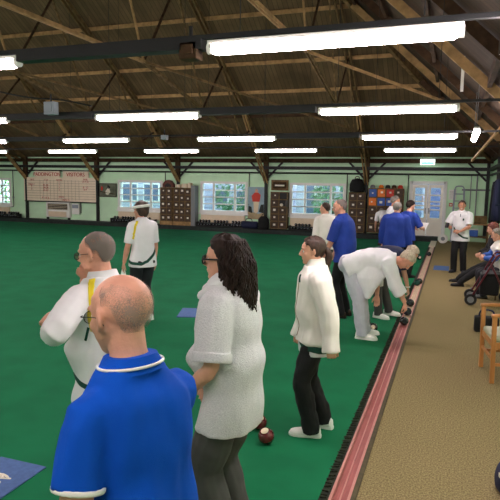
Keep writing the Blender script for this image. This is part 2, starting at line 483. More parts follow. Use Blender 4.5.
# trusses on the post lines
POSTS = [-19.30, -15.30, -11.20, -7.22, -3.18]
for i, X in enumerate(POSTS):
    t = empty('roof_truss', (X, WALL_Y, 0)); t['kind'] = 'structure'
    random.seed(i)
    def L(n, mb_, m_):
        for k in range(len(mb_.v)): mb_.v[k] -= Vector((X, WALL_Y, 0))
        return mb_.build(n, m_, t)
    for s in (-.07, .07):
        L('rafter', MB().bar((X + s, 21.9, EAVE - .12), (X + s, RIDGE_Y, RIDGE_Z - .28), .035, .13), MT['timber'])
    for s in (-.035, .035):
        L('chord', MB().bar((X + s, 12.3, 4.87), (X + s, 7.0, 4.90), .022, .07), MT['timberlight'])
        L('chord', MB().bar((X + s, 21.5, 2.95), (X + s, 12.3, 4.87), .024, .075), MT['timber'])
    for p, q, mm in (((15.7, 4.17), (13.6, 7.85), 'timber'), ((18.9, 3.5), (17.2, 5.7), 'timber'), ((12.3, 4.87), (9.9, 10.0), 'timberlight'), ((12.3, 4.87), (14.2, 7.5), 'timberdark'), ((15.7, 4.17), (17.2, 5.7), 'timberdark'), ((18.9, 3.5), (20.0, 4.0), 'timberdark')):
        L('web_strut', MB().bar((X, *p), (X, *q), .035, .06), MT[mm])
    for s in (-.05, .05):
        L('raking_brace', MB().bar((X + s, 21.93, 2.0), (X + s, 19.2, 4.45), .04, .09), MT['timberlight'])
# diagonal hip ties
for X, yb in ((-3.18, 12.3),):
    struct(MB().bar((X, yb, 4.87), (.3, 15.3, 3.85), .04, .06).build('hip_tie', MT['timberlight']))
struct(MB().bar((-7.22, 12.3, 4.87), (-3.4, 18.8, 3.85), .035, .055).build('hip_tie', MT['timber']))
struct(MB().bar((-11.27, 12.3, 4.87), (-7.4, 18.8, 3.85), .035, .055).build('hip_tie', MT['timber']))
struct(MB().bar((1.1, 15.0, 3.1), (.15, 15.3, 3.0), .05, .05).build('hip_tie', MT['timberdark']))
struct(MB().bar((.35, 14.6, 2.62), (1.0, 12.2, 3.45), .045, .05).build('hip_tie', MT['timberlight']))
struct(MB().bar((.02, 10.5, 3.62), (.02, 10.5, 4.2), .05, .05).build('hip_hanger', MT['white']))
struct(MB().bar((RX - .25, 8.2, 3.25), (-.7, 8.2, 5.0), .035, .05).build('hip_tie', MT['white']))
# wall posts, braces, rails
for i, X in enumerate(POSTS + [1.1]):
    p = empty('wall_post', (X, 21.9, .15)); p['kind'] = 'structure'
    MB().box(-.055, -.045, 0, .055, .06, 2.85).build('post', MT['darkmetal'], p)
    for s in (-1, 1):
        if i == 5 and s == 1: continue
        MB().bar((s * .05, 0, 2.05), (s * .78, 0, 2.80), .06, .07).build('brace', MT['darkmetal'], p)
    if i < 5: MB().box(-.10, -.10, 1.95, .10, .02, 2.9).build('post_cap', MT['timberdark'], p)
struct(MB().box(LX, 21.78, 2.56, RX, 21.99, 2.68).build('trim_4', MT['darkmetal']))
struct(MB().box(LX, 21.84, 2.83, RX, 22.0, 2.99).build('trim_5', MT['timberdark']))
struct(MB().tube([(LX, 21.9, 2.42), (RX, 21.9, 2.42)], .035).build('trim_6', MT['darkmetal']))
struct(MB().tube([(RX - .08, 5, 2.42), (RX - .08, 21.9, 2.42)], .035).build('trim_7', MT['darkmetal']))
struct(MB().box(RX - .14, 5, 2.56, RX, 21.9, 2.66).build('trim_8', MT['darkmetal']))
struct(MB().box(RX - .12, 5, EAVE - .17, RX, 21.9, EAVE).build('trim_9', MT['timberdark']))
for y in (18.2, 14.4):
    struct(MB().box(RX - .1, y, 0, RX, y + .1, 2.9).build('wall_post', MT['darkmetal']))
for x in (WIN[0][1] + .2, WIN[1][1] + .2, WIN[2][1] + .13, WIN[3][1] + .1, DX0 - .12):
    c = empty('conduit', (x, 21.95, 0)); tag(c, None, None)
    pts = [(0, 0, 2.42), (0, 0, .72), (-.03, 0, .66), (-.18, 0, .65)]
    c['kind'] = 'structure'
    MB().tube(pts, .017, 8).build('pipe', MT['darkmetal'], c)
    MB().box(-.035, -.03, 1.1, .035, .02, 1.14).build('pipe_clip', MT['grey'], c)
struct(MB().tube([(.25, 21.95, 1.88), (RX - .05, 21.95, 1.88)], .03).build('wall_rail', MT['grey']))
struct(MB().tube([(.75, 21.93, 2.42), (.75, 21.93, .9)], .022).build('wall_pipe', MT['grey']))
struct(MB().tube([(.55, 21.93, 2.42), (.55, 21.93, 1.2)], .015).build('wall_pipe', MT['grey']))

# ------------------------------------------------------------------ windows
def window(n, x0, x1):
    w = empty('window_%d' % n, ((x0 + x1) / 2, WALL_Y, WZ0)); w['kind'] = 'structure'
    hw = (x1 - x0) / 2; H_ = WZ1 - WZ0
    mb = MB()
    for a, b, c, d_ in ((-hw - .06, hw + .06, H_ - .03, H_ + .07), (-hw - .09, hw + .09, -.10, .03), (-hw - .06, -hw + .05, .03, H_ - .03), (hw - .05, hw + .06, .03, H_ - .03)):
        mb.box(a, -.05, c, b, .12, d_)
    mb.build('window_frame', MT['frame'], w)
    mb = MB()
    c1, c2 = -hw + (x1 - x0) * .27, hw - (x1 - x0) * .25
    for x in (c1, c2): mb.box(x - .04, -.02, .03, x + .04, .08, H_ - .03)
    for k in (1, 2, 3):
        z = H_ * k / 4; mb.box(-hw + .05, 0, z - .022, hw - .05, .06, z + .022)
    mb.build('glazing_bars', MT['frame'], w)
    xs = [(-hw + .05, c1 - .04), (c1 + .04, c2 - .04), (c2 + .04, hw - .05)]
    for a, b in xs: MB().box(a, .025, .03, b, .031, H_ - .03).build('pane', MT['glass'], w)
    MB().box(-hw - .12, -.10, -.14, hw + .12, -.02, -.09).build('sill', MT['frame'], w)
for i, (a, b) in enumerate(WIN): window(i + 1, a, b)
# French door
d = empty('door_1', ((DX0 + DX1) / 2, WALL_Y, 0)); d['kind'] = 'structure'
hw = (DX1 - DX0) / 2
mb = MB()
for a, b, c, e in ((-hw - .07, -hw + .04, .15, DZ + .07), (hw - .04, hw + .07, .0, DZ + .07), (-hw, hw, DZ - .04, DZ + .07)): mb.box(a, -.05, c, b, .12, e)
mb.box(-hw, -.05, 0, hw, .12, .16)
mb.build('door_frame', MT['frame'], d)
for s in (-1, 1):
    x0, x1 = (-hw + .045, -.006) if s < 0 else (.006, hw - .045)
    mb = MB(); st = .10
    mb.box(x0, -.02, .16, x0 + st, .03, DZ - .05); mb.box(x1 - st, -.02, .16, x1, .03, DZ - .05)
    mb.box(x0 + st, -.02, .16, x1 - st, .03, .82); mb.box(x0 + st, -.02, DZ - .17, x1 - st, .03, DZ - .05)
    zz = [.82, 1.12, 1.27, 1.42, 1.66, DZ - .17]
    for z in zz[1:-1]: mb.box(x0 + st, -.015, z - .022, x1 - st, .025, z + .022)
    lf = mb.build('door_leaf', MT['doorwhite'], d)
    MB().box(x0 + st + .03, -.028, .26, x1 - st - .03, -.018, .72).build('panel', MT['doorwhite'], lf)
    MB().box(x0 + st, .002, .82, x1 - st, .008, DZ - .17).build('pane', MT['glass'], lf)
    hx = x1 - .05 if s < 0 else x0 + .05
    mb = MB().box(hx - .02, -.035, .98, hx + .02, -.02, 1.18); mb.tube([(hx, -.05, 1.08), (hx - s * -.09, -.06, 1.08)], .011, 8)
    mb.build('door_handle', MT['grey'], lf)

# ------------------------------------------------------------------ outside, seen through the panes
mk('lawn', (84, 120, 60), .9, var=.3, vscale=3)
mk('leaf', (64, 132, 62), .7, rgb2=(150, 200, 120), vscale=5)
mk('leaf2', (36, 86, 52), .7, rgb2=(84, 140, 92), vscale=4)
MT['siding'] = line_mat('siding', (196, 198, 222), (120, 124, 156), 2, .22, .12, .7, .05)
MT['brickwall'] = line_mat('outside_brick', (150, 92, 80), (120, 80, 72), 2, .09, .12, .8, .12)
mk('darkpane', (84, 92, 132), .15, spec=.7)
struct(MB().box(-40, WALL_Y + .2, -.4, 12, 45, -.1).build('garden_ground', MT['lawn']), None)
def bush(x, y, h, r, mt, label, seed):
    rnd = random.Random(seed); t = empty('garden_bush', (x, y, -.1), 0, label, 'bush', 'bushes outside the windows')
    mb = MB()
    for k in range(620):
        u, v = rnd.random() * 6.283, math.acos(rnd.uniform(-1, 1)); q = rnd.uniform(.72, 1.05)
        c = Vector((r * q * math.sin(v) * math.cos(u), r * .8 * q * math.sin(v) * math.sin(u), h * .55 + h * .5 * q * math.cos(v)))
        n_ = Vector((rnd.uniform(-1, 1), rnd.uniform(-1, 1), rnd.uniform(-1, 1))).normalized(); a_ = n_.orthogonal().normalized(); b_ = n_.cross(a_)
        s = rnd.uniform(.07, .16)
        mb.poly([c - a_ * s, c + b_ * s * .5, c + a_ * s, c - b_ * s * .5], n_ * .006)
    mb.build('foliage', MT[mt], t)
    MB().tube([(0, 0, 0), (.03, .02, h * .5), (-.02, 0, h * .8)], [.05, .04, .02], 8).build('stem', MT['timberdark'], t)
bush(-23.7, 25.2, 2.6, 1.2, 'leaf', 'bright green bush outside the far left window', 1)
bush(-21.2, 26.4, 2.3, .85, 'leaf', 'second bright green bush outside the far left window, right half', 2)
bush(-10.6, 27.0, 3.1, 1.0, 'leaf2', 'green bush outside the window right of the tall lockers', 3)
bush(-8.6, 25.6, 3.0, .75, 'leaf', 'pale green bush in the upper right of the middle window', 4)
bush(-5.4, 26.5, 2.6, 1.0, 'leaf2', 'dark green bush outside the window behind the man in white', 5)
h = empty('pale_annex', (-15.5, 24.6, -.1), 0, 'pale lilac boarded outbuilding outside the second window', 'building')
MB().box(-2.5, 0, 0, 2.4, 2.5, 2.9).build('wall', MT['siding'], h)
for x in (-1.6, -.2, 1.0): 
    f = MB().box(x, -.04, 1.1, x + .9, .0, 2.0).build('window', MT['frame'], h); MB().box(x + .06, -.05, 1.16, x + .84, -.03, 1.94).build('pane', MT['darkpane'], f)
MB().poly([(-2.8, -.3, 2.85), (2.7, -.3, 2.85), (2.7, 2.8, 3.4), (-2.8, 2.8, 3.4)], (0, 0, .1)).build('roof', MT['grey'], h)
h = empty('white_conservatory', (-10.2, 29, -.1), 0, 'white building beyond the bushes in the middle window', 'building')
MB().box(-3, 0, 0, 2.0, 2, 2.0).build('wall', MT['siding'], h)
for x in (-2.4, -1.2, 0, 1.2):
    f = MB().box(x, -.05, .7, x + .9, 0, 1.7).build('window', MT['frame'], h); MB().box(x + .08, -.06, .78, x + .82, -.04, 1.62).build('pane', MT['darkpane'], f)
h = empty('blue_grey_house', (-4.2, 28, -.1), 0, 'blue grey house seen through the window behind the man in white', 'building')
MB().box(-3.4, 0, 0, 2.2, 2, 3.2).build('wall', MT['siding'], h)
for x in (-3.0, -2.1, -1.2, -.3, .7, 1.5):
    f = MB().box(x, -.05, .5, x + .62, 0, 2.3).build('window', MT['frame'], h); MB().box(x + .07, -.06, .57, x + .55, -.04, 2.23).build('pane', MT['darkpane'], f)
h = empty('brick_house', (-.8, 25.5, -.1), 0, 'dim house front seen through the glazed double door', 'building')
MB().box(-2.2, 0, 0, 2.2, 2, 3).build('wall', MT['siding'], h)
MB().box(-2.2, -.03, 1.45, -.45, 0, 1.65).build('brick_band', MT['brickwall'], h)
for x in (-1.2, -.3, .6):
    MB().box(x, -.05, .5, x + .7, 0, 2.3).build('window', MT['darkpane'], h)

# ------------------------------------------------------------------ lights
LY = [.30, 4.02, 7.70, 11.45, 15.25]; LXs = [(-1.8, 0), (-5.38, -3.58), (-8.95, -7.12), (-12.5, -10.65), (-16.05, -14.2), (-19.6, -17.8)]
ROWN = ['overhead', 'nearest', 'second', 'third', 'farthest']; COLN = ['first from the right', 'second from the right', 'third from the right', 'fourth from the right', 'fifth from the right', 'leftmost']
LZ = [3.0, 3.0, 2.98, 2.935, 2.905]
for r, y in enumerate(LY):
    for c, (x0, x1) in enumerate(LXs):
        l = empty('fluorescent_light', ((x0 + x1) / 2, y, LZ[r]), 0, 'long white fluorescent light in the %s row, %s' % (ROWN[r], COLN[c]), 'light', 'fluorescent lights hung in rows')
        hl = (x1 - x0) / 2
        MB().box(-hl, -.04, .035, hl, .04, .065).build('batten', MT['white'], l, bevel=.006)
        MB().tube([(-hl + .03, 0, 0), (-hl + .06, 0, 0), (hl - .06, 0, 0), (hl - .03, 0, 0)], [.026, .050, .050, .026], 14, flat=(1, .8)).build('tube_cover', tube_m, l, smooth=True)
        for s in (-1, 1): MB().tube([(s * (hl - .035), 0, .01), (s * (hl + .005), 0, .01)], .042, 12).build('end_cap', MT['white'], l)
    tz = LZ[r] + .09
    t = empty('lighting_trunking', (-9, y, tz)); t['kind'] = 'structure'
    MB().box(-15, -.022, -.012, 9.95, .022, .022).build('rail', MT['darkmetal'], t)
    for c in range(5):
        xa, xb = LXs[c + 1][1] + 9, LXs[c][0] + 9
        if (r, c) in ((1, 0), (1, 1), (2, 0), (2, 1), (3, 0), (3, 2)): MB().box(xa + .02, -.06, -.085, xb - .04, .06, -.012).build('cable_tray', MT['darkmetal'], t)
    for c in range(6):
        for x in LXs[c]:
            xx = x + (.25 if x == LXs[c][0] else -.25); zt = min(back_z(y) if y > RIDGE_Y else EAVE + .6 * (y - NY), hip_z(xx))
            MB().tube([(xx + 9, 0, .04), (xx + 9, 0, zt - tz)], .004, 6).build('hanger', MT['darkmetal'], t)
for k, (y0, y1) in enumerate(((2.8, 4.6), (10.7, 12.5))):
    l = empty('fluorescent_light', (.31, (y0 + y1) / 2, 2.96), 90, ['bright fluorescent light over the walkway at the top right corner', 'small end-on fluorescent light over the far walkway'][k], 'light', 'fluorescent lights over the walkway')
    MB().box(-.9, -.045, .045, .9, .045, .085).build('batten', MT['white'], l)
    MB().tube([(-.88, 0, 0), (-.85, 0, 0), (.85, 0, 0), (.88, 0, 0)], [.03, .055, .055, .03], 14).build('tube_cover', tube_m, l, smooth=True)
    for y in (-.6, .6): MB().tube([(y, 0, .08), (y, 0, .9)], .006, 6).build('hanger', MT['grey'], l)
def ebox(name, loc, sz, mt, label, cat, knob='darkmetal'):
    t = empty(name, loc, 0, label, cat)
    MB().box(-sz[0] / 2, -sz[1] / 2, -sz[2] / 2, sz[0] / 2, sz[1] / 2, sz[2] / 2).build('housing', MT[mt], t, bevel=.01)
    MB().box(-sz[0] * .3, -sz[1] / 2 - .015, -sz[2] * .25, sz[0] * .3, -sz[1] / 2, sz[2] * .3).build('cover', MT[mt], t)
    MB().tube([(0, 0, sz[2] / 2), (0, 0, sz[2] / 2 + .12)], .015, 8).build('bracket', MT[knob], t)
    return t
ebox('junction_box', (-6.08, 7.50, 3.13), (.20, .12, .20), 'boxgrey', 'pale grey box hung at the end of the dark lighting beam', 'box')
ebox('junction_box', (-6.12, 11.3, 2.98), (.14, .1, .10), 'boxgrey', 'small grey box hung between the middle rows of lights', 'box')
ebox('motor_box', (-1.95, 4.02, 3.0), (.15, .12, .13), 'timberdark', 'brown motor box at left end of the nearest bright light', 'box')
tag(MB().tube([(-8.6, 7.5, 3.85), (-7.4, 7.52, 3.50), (-6.6, 7.54, 3.33), (-5.9, 7.56, 3.26), (-5.4, 7.6, 3.16)], .014, 6, sub=5).build('hanging_cable', MT['black']), 'dark cable running from grey box up towards the left', 'cable')
# ------------------------------------------------------------------ things along the back wall
# scoreboard
sb = empty('scoreboard', (-17.36, 21.86, 1.0), 0, 'large cream scoreboard with red lettering for home and visitors', 'scoreboard')
MB().box(-2.05, 0, 0, 2.04, .06, 1.10).build('board', MT['boardcream'], sb)
MB().box(-1.42, .0, 1.10, .02, .05, 1.40).build('header_panel', MT['boardcream'], sb)
MB().box(.20, .0, 1.10, 1.62, .05, 1.40).build('header_panel', MT['boardcream'], sb)
mk('redink', (186, 40, 36), .7); mk('gridline', (150, 128, 100), .7)
text_mesh('header_lettering', 'PADDINGTON', .235, MT['redink'], sb, (-.70, -.006, 1.24))
text_mesh('header_lettering', 'VISITORS', .25, MT['redink'], sb, (.91, -.006, 1.24))
mb = MB()
for k in range(1, 9): mb.box(-2.0, -.004, k * .118, 1.98, 0, k * .118 + .012)
for k in range(0, 12): mb.box(-1.12 + k * .2, -.004, .06, -1.108 + k * .2, 0, .98)
mb.build('grid_lines', MT['gridline'], sb)
mb = MB().box(-2.02, -.01, -.05, 2.0, .06, 0); mb.build('bottom_rail', MT['darkmetal'], sb)
for s, x, z, sz in (('SETS', -1.55, .98, .10), ('1 2 3', -.75, .98, .10), ('TOTAL', .0, .98, .10), ('RINK', 1.45, 1.02, .10), ('14 7 21', 1.45, .92, .11), ('8 - 12', 1.45, .66, .11), ('16 9', 1.42, .56, .10), ('PAD 1', -1.6, .76, .12), ('3', -1.6, .66, .10), ('2', -1.6, .55, .10), ('21 16', -.78, .74, .12), ('18 20', -.78, .62, .12), ('15 17', -.78, .50, .12), ('9  12  6', -.8, .14, .12), ('ENDS 21', .35, .06, .10), ('SHOTS', .1, .2, .09)):
    text_mesh('figures', s, sz * 1.1, MT['redink'], sb, (x, -.006, z))
mb = MB()
for z in (.5, .62, .74, .86): mb.box(-.02, -.006, z, .0, 0, z + .07)
mb.build('tally_marks', MT['redink'], sb)
# heater
ht = empty('wall_heater', (-17.45, 21.8, .25), 0, 'white wall heater with dark louvres under the scoreboard', 'heater')
MB().box(-.66, 0, 0, .66, .18, .70).build('casing', MT['white'], ht, bevel=.015)
MB().box(-.55, -.01, .36, .55, .02, .64).build('louvre_recess', MT['black'], ht)
for k in range(4): MB().box(-.56, -.03, .38 + k * .07, .56, .0, .40 + k * .07).build('louvre', MT['cream'], ht)
MB().box(-.5, -.04, .04, .5, 0, .27).build('lower_panel', MT['cream'], ht, bevel=.01)
for s in (-1, 1): MB().box(s * .6 - .04, 0, -.1, s * .6 + .04, .1, 0).build('foot', MT['darkmetal'], ht)
hb = empty('control_panel', (-16.5, 21.86, .42), 0, 'small white control panel on wall right of the heater', 'box')
MB().box(-.2, 0, 0, .2, .12, .5).build('casing', MT['white'], hb, bevel=.01)
MB().box(-.17, -.01, .28, .17, 0, .45).build('display', MT['boxgrey'], hb)
MB().tube([(.24, .1, .6), (.24, .1, .3), (.24, .1, .05)], .02, 8).build('cable', MT['darkmetal'], hb)
# bird picture
pc = empty('framed_picture', (-14.77, 21.93, 1.26), 0, 'dark framed picture of birds beside the scoreboard', 'picture')
mk('picbg', (104, 108, 92), .8, var=.3, vscale=5); mk('picdark', (58, 56, 48), .7)
MB().box(-.45, 0, 0, .45, .04, .62).build('picture_frame', MT['picdark'], pc)
MB().box(-.42, -.008, .03, .42, 0, .59).build('print', MT['picbg'], pc)
def shape(n, pts, m_, p, y=-.014): return MB().poly([(a, y, b) for a, b in pts], (0, .004, 0)).build(n, MT[m_], p)
shape('pale_bird', [(-.10, .12), (.02, .10), (.14, .22), (.10, .36), (.02, .44), (-.03, .36), (-.12, .26)], 'label', pc)
shape('dark_bird', [(-.02, .40), (.04, .36), (.16, .44), (.10, .50), (.0, .56)], 'black', pc)
shape('red_bird', [(-.36, .30), (-.28, .28), (-.24, .40), (-.30, .50), (-.36, .42)], 'red', pc)
shape('branch', [(-.40, .22), (.38, .12), (.38, .15), (-.40, .26)], 'timberdark', pc)
# mural of a bowls player
mu = empty('wall_painting', (-7.64, 21.93, .52), 0, 'tall painting of a bowler in a red top on pale blue', 'picture')
mk('sky_paint', (150, 176, 190), .8, var=.12, vscale=4); mk('sand_paint', (176, 158, 122), .8, var=.2, vscale=5)
MB().box(-.36, 0, 0, .36, .03, 1.32).build('panel', MT['sky_paint'], mu)
shape('ground', [(-.36, 0), (.36, 0), (.36, .30), (.1, .22), (-.36, .34)], 'sand_paint', mu, -.006)
shape('painted_trousers', [(-.10, .30), (.0, .24), (.08, .30), (.13, .74), (-.12, .74)], 'cream', mu)
shape('painted_top', [(-.16, .72), (.15, .72), (.19, 1.0), (.08, 1.10), (-.06, 1.10), (-.2, .96)], 'red', mu, -.018)
shape('painted_head', [(-.05, 1.09), (.05, 1.09), (.08, 1.18), (.02, 1.25), (-.05, 1.22)], 'skin', mu, -.022)
shape('painted_foliage', [(.12, .3), (.34, .25), (.33, .62), (.2, .6)], 'bankdark', mu, -.01)
shape('painted_foliage', [(-.34, .3), (-.16, .24), (-.2, .5), (-.33, .55)], 'bankdark', mu, -.01)

def lockers(name, label, x0, z0, cols, rows, cw, rh, depth, doors=None, skip=(), base=None):
    t = empty(name, (x0, WALL_Y - .02, z0), 0, label, 'locker', None)
    w, h = cols * cw, rows * rh
    mb = MB().box(0, -depth + .03, 0, w, 0, h)
    mb.build('carcass', MT['timberdark'], t)
    mb = MB()
    for c in range(cols + 1): mb.box(c * cw - .018, -depth - .002, 0, c * cw + .018, -depth + .03, h)
    for r in range(rows + 1): mb.box(-.018, -depth - .004, r * rh - .018, w + .018, -depth + .03, r * rh + .018)
    mb.build('face_frame', MT['timber'], t)
    rnd = random.Random(len(label))
    for c in range(cols):
        for r in range(rows):
            if (c, r) in skip: continue
            mm = (doors or {}).get((c, r), 'brownbox')
            dr = MB().box(c * cw + .025, -depth - .014, r * rh + .025, (c + 1) * cw - .025, -depth + .01, (r + 1) * rh - .025).build('locker_door', MT[mm], t)
            dx = rnd.uniform(-.03, .03); dz = rnd.uniform(-.02, .03); q = rnd.uniform(.028, .052)
            MB().box((c + .5) * cw - q + dx, -depth - .020, (r + .52) * rh - q * .8 + dz, (c + .5) * cw + q + dx, -depth - .013, (r + .52) * rh + q * .9 + dz).build('name_card', MT['label'], dr)
            MB().ellips(((c + .85) * cw, -depth - .02, (r + .5) * rh), (.012, .012, .012), nu=8, nv=5).build('knob', MT['darkmetal'], dr)
    if base: MB().box(-.02, -depth - .05, -.16, w + .02, 0, -.01).build('plinth', MT[base], t)
    return t
def atwall(px): pass
lockers('locker_unit', 'brown locker block five high and two wide left of the wooden post', -11.93, .31, 2, 5, .28, .285, .32, base='timberlight')
lockers('locker_unit', 'brown locker block five high and three wide beside the middle window', -11.30, .31, 3, 5, .27, .285, .32, base='timberlight')
t = tag(MB().box(-10.46, 21.62, .15, -10.28, 21.98, 1.85).build('cabinet_end', MT['grey']), 'grey side cabinet at right end of the tall brown lockers', 'cabinet')
hs = empty('wooden_clock', (-11.62, 21.75, 1.756), 0, 'arched wooden clock case on top of the left locker block', 'clock')
MB().poly([(-.26, 0, 0), (.26, 0, 0), (.26, 0, .14), (.14, 0, .28), (0, 0, .32), (-.14, 0, .28), (-.26, 0, .14)], (0, .16, 0)).build('case', MT['hairred'], hs)
MB().poly([(-.15, -.01, .02), (.15, -.01, .02), (.15, -.01, .1), (0, -.01, .18), (-.15, -.01, .1)], (0, .01, 0)).build('face', MT['black'], hs)
for x, w_, h_, nm in ((-11.1, .2, .13, 'left'), (-10.80, .24, .17, 'middle'), (-10.56, .14, .2, 'right')):
    b_ = empty('cardboard_box', (x, 21.75, 1.756), 0, 'pale box on top of the tall lockers, %s of three' % nm, 'box', 'boxes on the lockers')
    MB().box(-w_ / 2, -.1, 0, w_ / 2, .1, h_).build('carton', MT['cream'], b_); MB().box(-.02, -.105, 0, .02, .105, h_ + .004).build('tape', MT['label'], b_)
t2 = lockers('locker_unit', 'narrow brown locker column with one open door beside the painting', -6.93, .2, 2, 5, .34, .29, .3, skip=((1, 4), (1, 3)))
od = MB().box(.70, -.62, 1.18 - .3, .72, -.32, 1.44 - .3).build('open_door', MT['brownbox'], t2)
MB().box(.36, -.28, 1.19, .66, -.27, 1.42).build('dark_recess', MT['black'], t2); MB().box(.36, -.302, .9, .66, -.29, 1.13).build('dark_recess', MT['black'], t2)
MB().ellips((.45, -.31, .95), (.07, .04, .06), nu=10, nv=6).build('stored_cup', MT['label'], t2)
pl = empty('honours_plaque', (-6.64, 21.9, 1.72), 0, 'brown wooden plaque above the narrow lockers', 'plaque')
MB().box(-.36, 0, 0, .36, .05, .42).build('board', MT['timber'], pl, bevel=.01); MB().box(-.28, -.012, .08, .28, 0, .34).build('inset', MT['timberdark'], pl); MB().box(-.2, -.018, .17, .2, -.01, .23).build('name_plate', MT['label'], pl)
lockers('locker_unit', 'brown locker pair with round black bag on top', -3.78, .2, 2, 5, .30, .30, .32)
rb = empty('bowls_bag', (-3.50, 21.68, 1.725), 0, 'round black bag on top of a brown locker', 'bag')
MB().lathe([(.02, 0), (.26, 0), (.29, .08), (.28, .3), (.2, .47), (.02, .52)]).build('bag_body', MT['trblack'], rb, smooth=True)
MB().tube([(-.1, 0, .46), (-.05, 0, .58), (.05, 0, .58), (.1, 0, .46)], .015, 8, sub=4).build('handle', MT['black'], rb, smooth=True)
lockers('locker_unit', 'low brown locker pair left of the black topped one', -4.23, .2, 1, 2, .33, .28, .3)
cd = {(0, 4): 'blue', (1, 4): 'orange', (2, 4): 'red', (0, 3): 'orange', (1, 3): 'blue', (2, 3): 'blue'}
lockers('locker_unit', 'locker block with blue, orange and red doors beside the double door', -3.05, .22, 4, 5, .32, .33, .34, doors=cd)
for x, mt_, nm in ((-2.92, 'grey', 'grey'), (-2.60, 'orange', 'tan'), (-2.36, 'bankdark', 'dark green'), (-2.13, 'timberdark', 'brown'), (-1.90, 'red', 'red')):
    hh = empty('folded_hat', (x, 21.75, 1.888), 0, '%s hat lying on top of the coloured lockers' % nm, 'hat', 'hats on the lockers')
    MB().lathe([(.02, 0), (.105, 0), (.105, .015), (.09, .03), (.085, .09), (.05, .12), (.01, .125)], n=14).build('crown', MT[mt_], hh, smooth=True)
# panel heaters under windows
for i, (a, b) in enumerate(WIN):
    t = empty('panel_heater', ((a + b) / 2, 21.84, .30), 0, 'cream panel heater under the %s window' % ['far left', 'second', 'third', 'rightmost'][i], 'heater', 'panel heaters under the windows')
    hw = (b - a) / 2
    if i == 3: hw -= .12; t.location.x -= .12
    MB().box(-hw + .02, 0, 0, hw - .02, .11, .36).build('panel', MT['cream'], t, bevel=.01)
    MB().box(-hw + .02, -.012, .335, hw - .02, .1, .365).build('top_grille', MT['white'], t)
# racks of bowls on the bank
bp = MB().ellips((0, 0, 0), (.062, .062, .06), nu=14, nv=8); bp.cur = 1
bp.lathe([(.001, 0), (.024, -.001), (.024, .004), (.001, .005)], c=(0, -.0645, 0), n=10, axis='y')
bproto = bp.build('bowl', [MT['blackgloss'], MT['grey']], smooth=True)
COL.objects.unlink(bproto)
RACK = [(-22.6, -19.55, 'far left window'), (-14.35, -12.2, 'second window'), (-10.15, -8.1, 'third window'), (-6.1, -4.4, 'rightmost window')]
for a, b, nm in RACK:
    t = empty('bowls_rack', ((a + b) / 2, 21.62, .15), 0, 'dark two tier bowls rack under the %s' % nm, 'rack')
    hw = (b - a) / 2
    MB().box(-hw, -.13, .02, hw, .0, .05).build('shelf', MT['black'], t); MB().box(-hw, .0, .02, hw, .16, .17).build('shelf', MT['black'], t)
    for s in (-1, 1): MB().box(s * hw - .02, -.13, 0, s * hw + .02, .16, .2).build('rack_end', MT['black'], t)
    n_ = int((b - a) / .135)
    for tier, (yy, zz) in enumerate(((21.555, .26), (21.70, .38))):
        for k in range(n_):
            if tier and (k * 7 + int(a)) % 6 == 0: continue
            o = bproto.copy(); COL.objects.link(o); o.location = (a + .1 + k * .135, yy, zz); o.rotation_euler = (random.uniform(-.2, .2), 0, random.uniform(-.3, .3))
            tag(o, 'black bowl on the %s tier of the rack under the %s' % (['front', 'back'][tier], nm), 'bowl', 'bowls racked under the %s' % nm)
hb = empty('holdall', (-7.80, 21.62, .15), 0, 'blue and black holdall on bank below the painting', 'bag')
MB().tube([(-.35, 0, .15), (-.32, 0, .15), (.32, 0, .15), (.35, 0, .15)], [.08, .15, .15, .08], 14).build('bag_body', MT['navy'], hb, smooth=True)
MB().tube([(-.15, -.1, .26), (-.1, -.1, .4), (.1, -.1, .4), (.15, -.1, .26)], .014, 8, sub=3).build('handle', MT['black'], hb, smooth=True)
rb = empty('bowls_bag', (-7.19, 21.58, .15), 0, 'upright round black bag on bank left of the narrow lockers', 'bag')
MB().lathe([(.02, 0), (.2, 0), (.23, .1), (.22, .4), (.12, .52), (.02, .53)]).build('bag_body', MT['trblack'], rb, smooth=True)
MB().tube([(-.08, 0, .5), (-.05, 0, .6), (.05, 0, .6), (.08, 0, .5)], .014, 8, sub=3).build('handle', MT['black'], rb, smooth=True)
# exit sign, notice, call point
ex = empty('exit_sign', (-.97, 21.5, 2.76), 0, 'pale green exit sign hanging above the double door', 'sign')
mk('signgreen', (120, 226, 180), .5, emit=.6); mk('signwhite', (238, 255, 244), .5, emit=1.0)
MB().box(-.25, 0, 0, .25, .04, .20).build('sign_box', MT['signwhite'], ex)
MB().box(-.22, -.006, .015, .22, 0, .095).build('green_band', MT['signgreen'], ex)
mb = MB().ellips((-.08, -.012, .165), (.014, .004, .014), nu=10, nv=6)
mb.tube([(-.08, -.012, .15), (-.10, -.012, .115)], .012, 8); mb.tube([(-.10, -.012, .115), (-.07, -.012, .10)], .008, 6); mb.tube([(-.10, -.012, .115), (-.13, -.012, .10)], .008, 6); mb.box(.02, -.012, .10, .07, -.006, .18)
mb.build('running_figure', MT['signgreen'], ex)
for s in (-.18, .18): MB().tube([(s, .02, .2), (s, .02, .62)], .006, 6).build('hanger', MT['grey'], ex)
nb = empty('notice', (-.06, 21.975, 1.52), 0, 'white notice sheet on green wall right of the door', 'notice')
MB().box(-.13, 0, 0, .13, .012, .36).build('sheet', MT['white'], nb)
mb = MB()
for k in range(7): mb.box(-.10, -.003, .05 + k * .04, .10 - (k % 3) * .03, 0, .058 + k * .04)
mb.build('print_lines', MT['grey'], nb)
cp = empty('fire_call_point', (-.10, 21.95, 1.27), 0, 'small red and white call point below the white notice', 'alarm')
MB().box(-.06, 0, 0, .06, .04, .12).build('housing', MT['red'], cp, bevel=.008); MB().box(-.035, -.008, .03, .035, 0, .09).build('press_plate', MT['label'], cp)
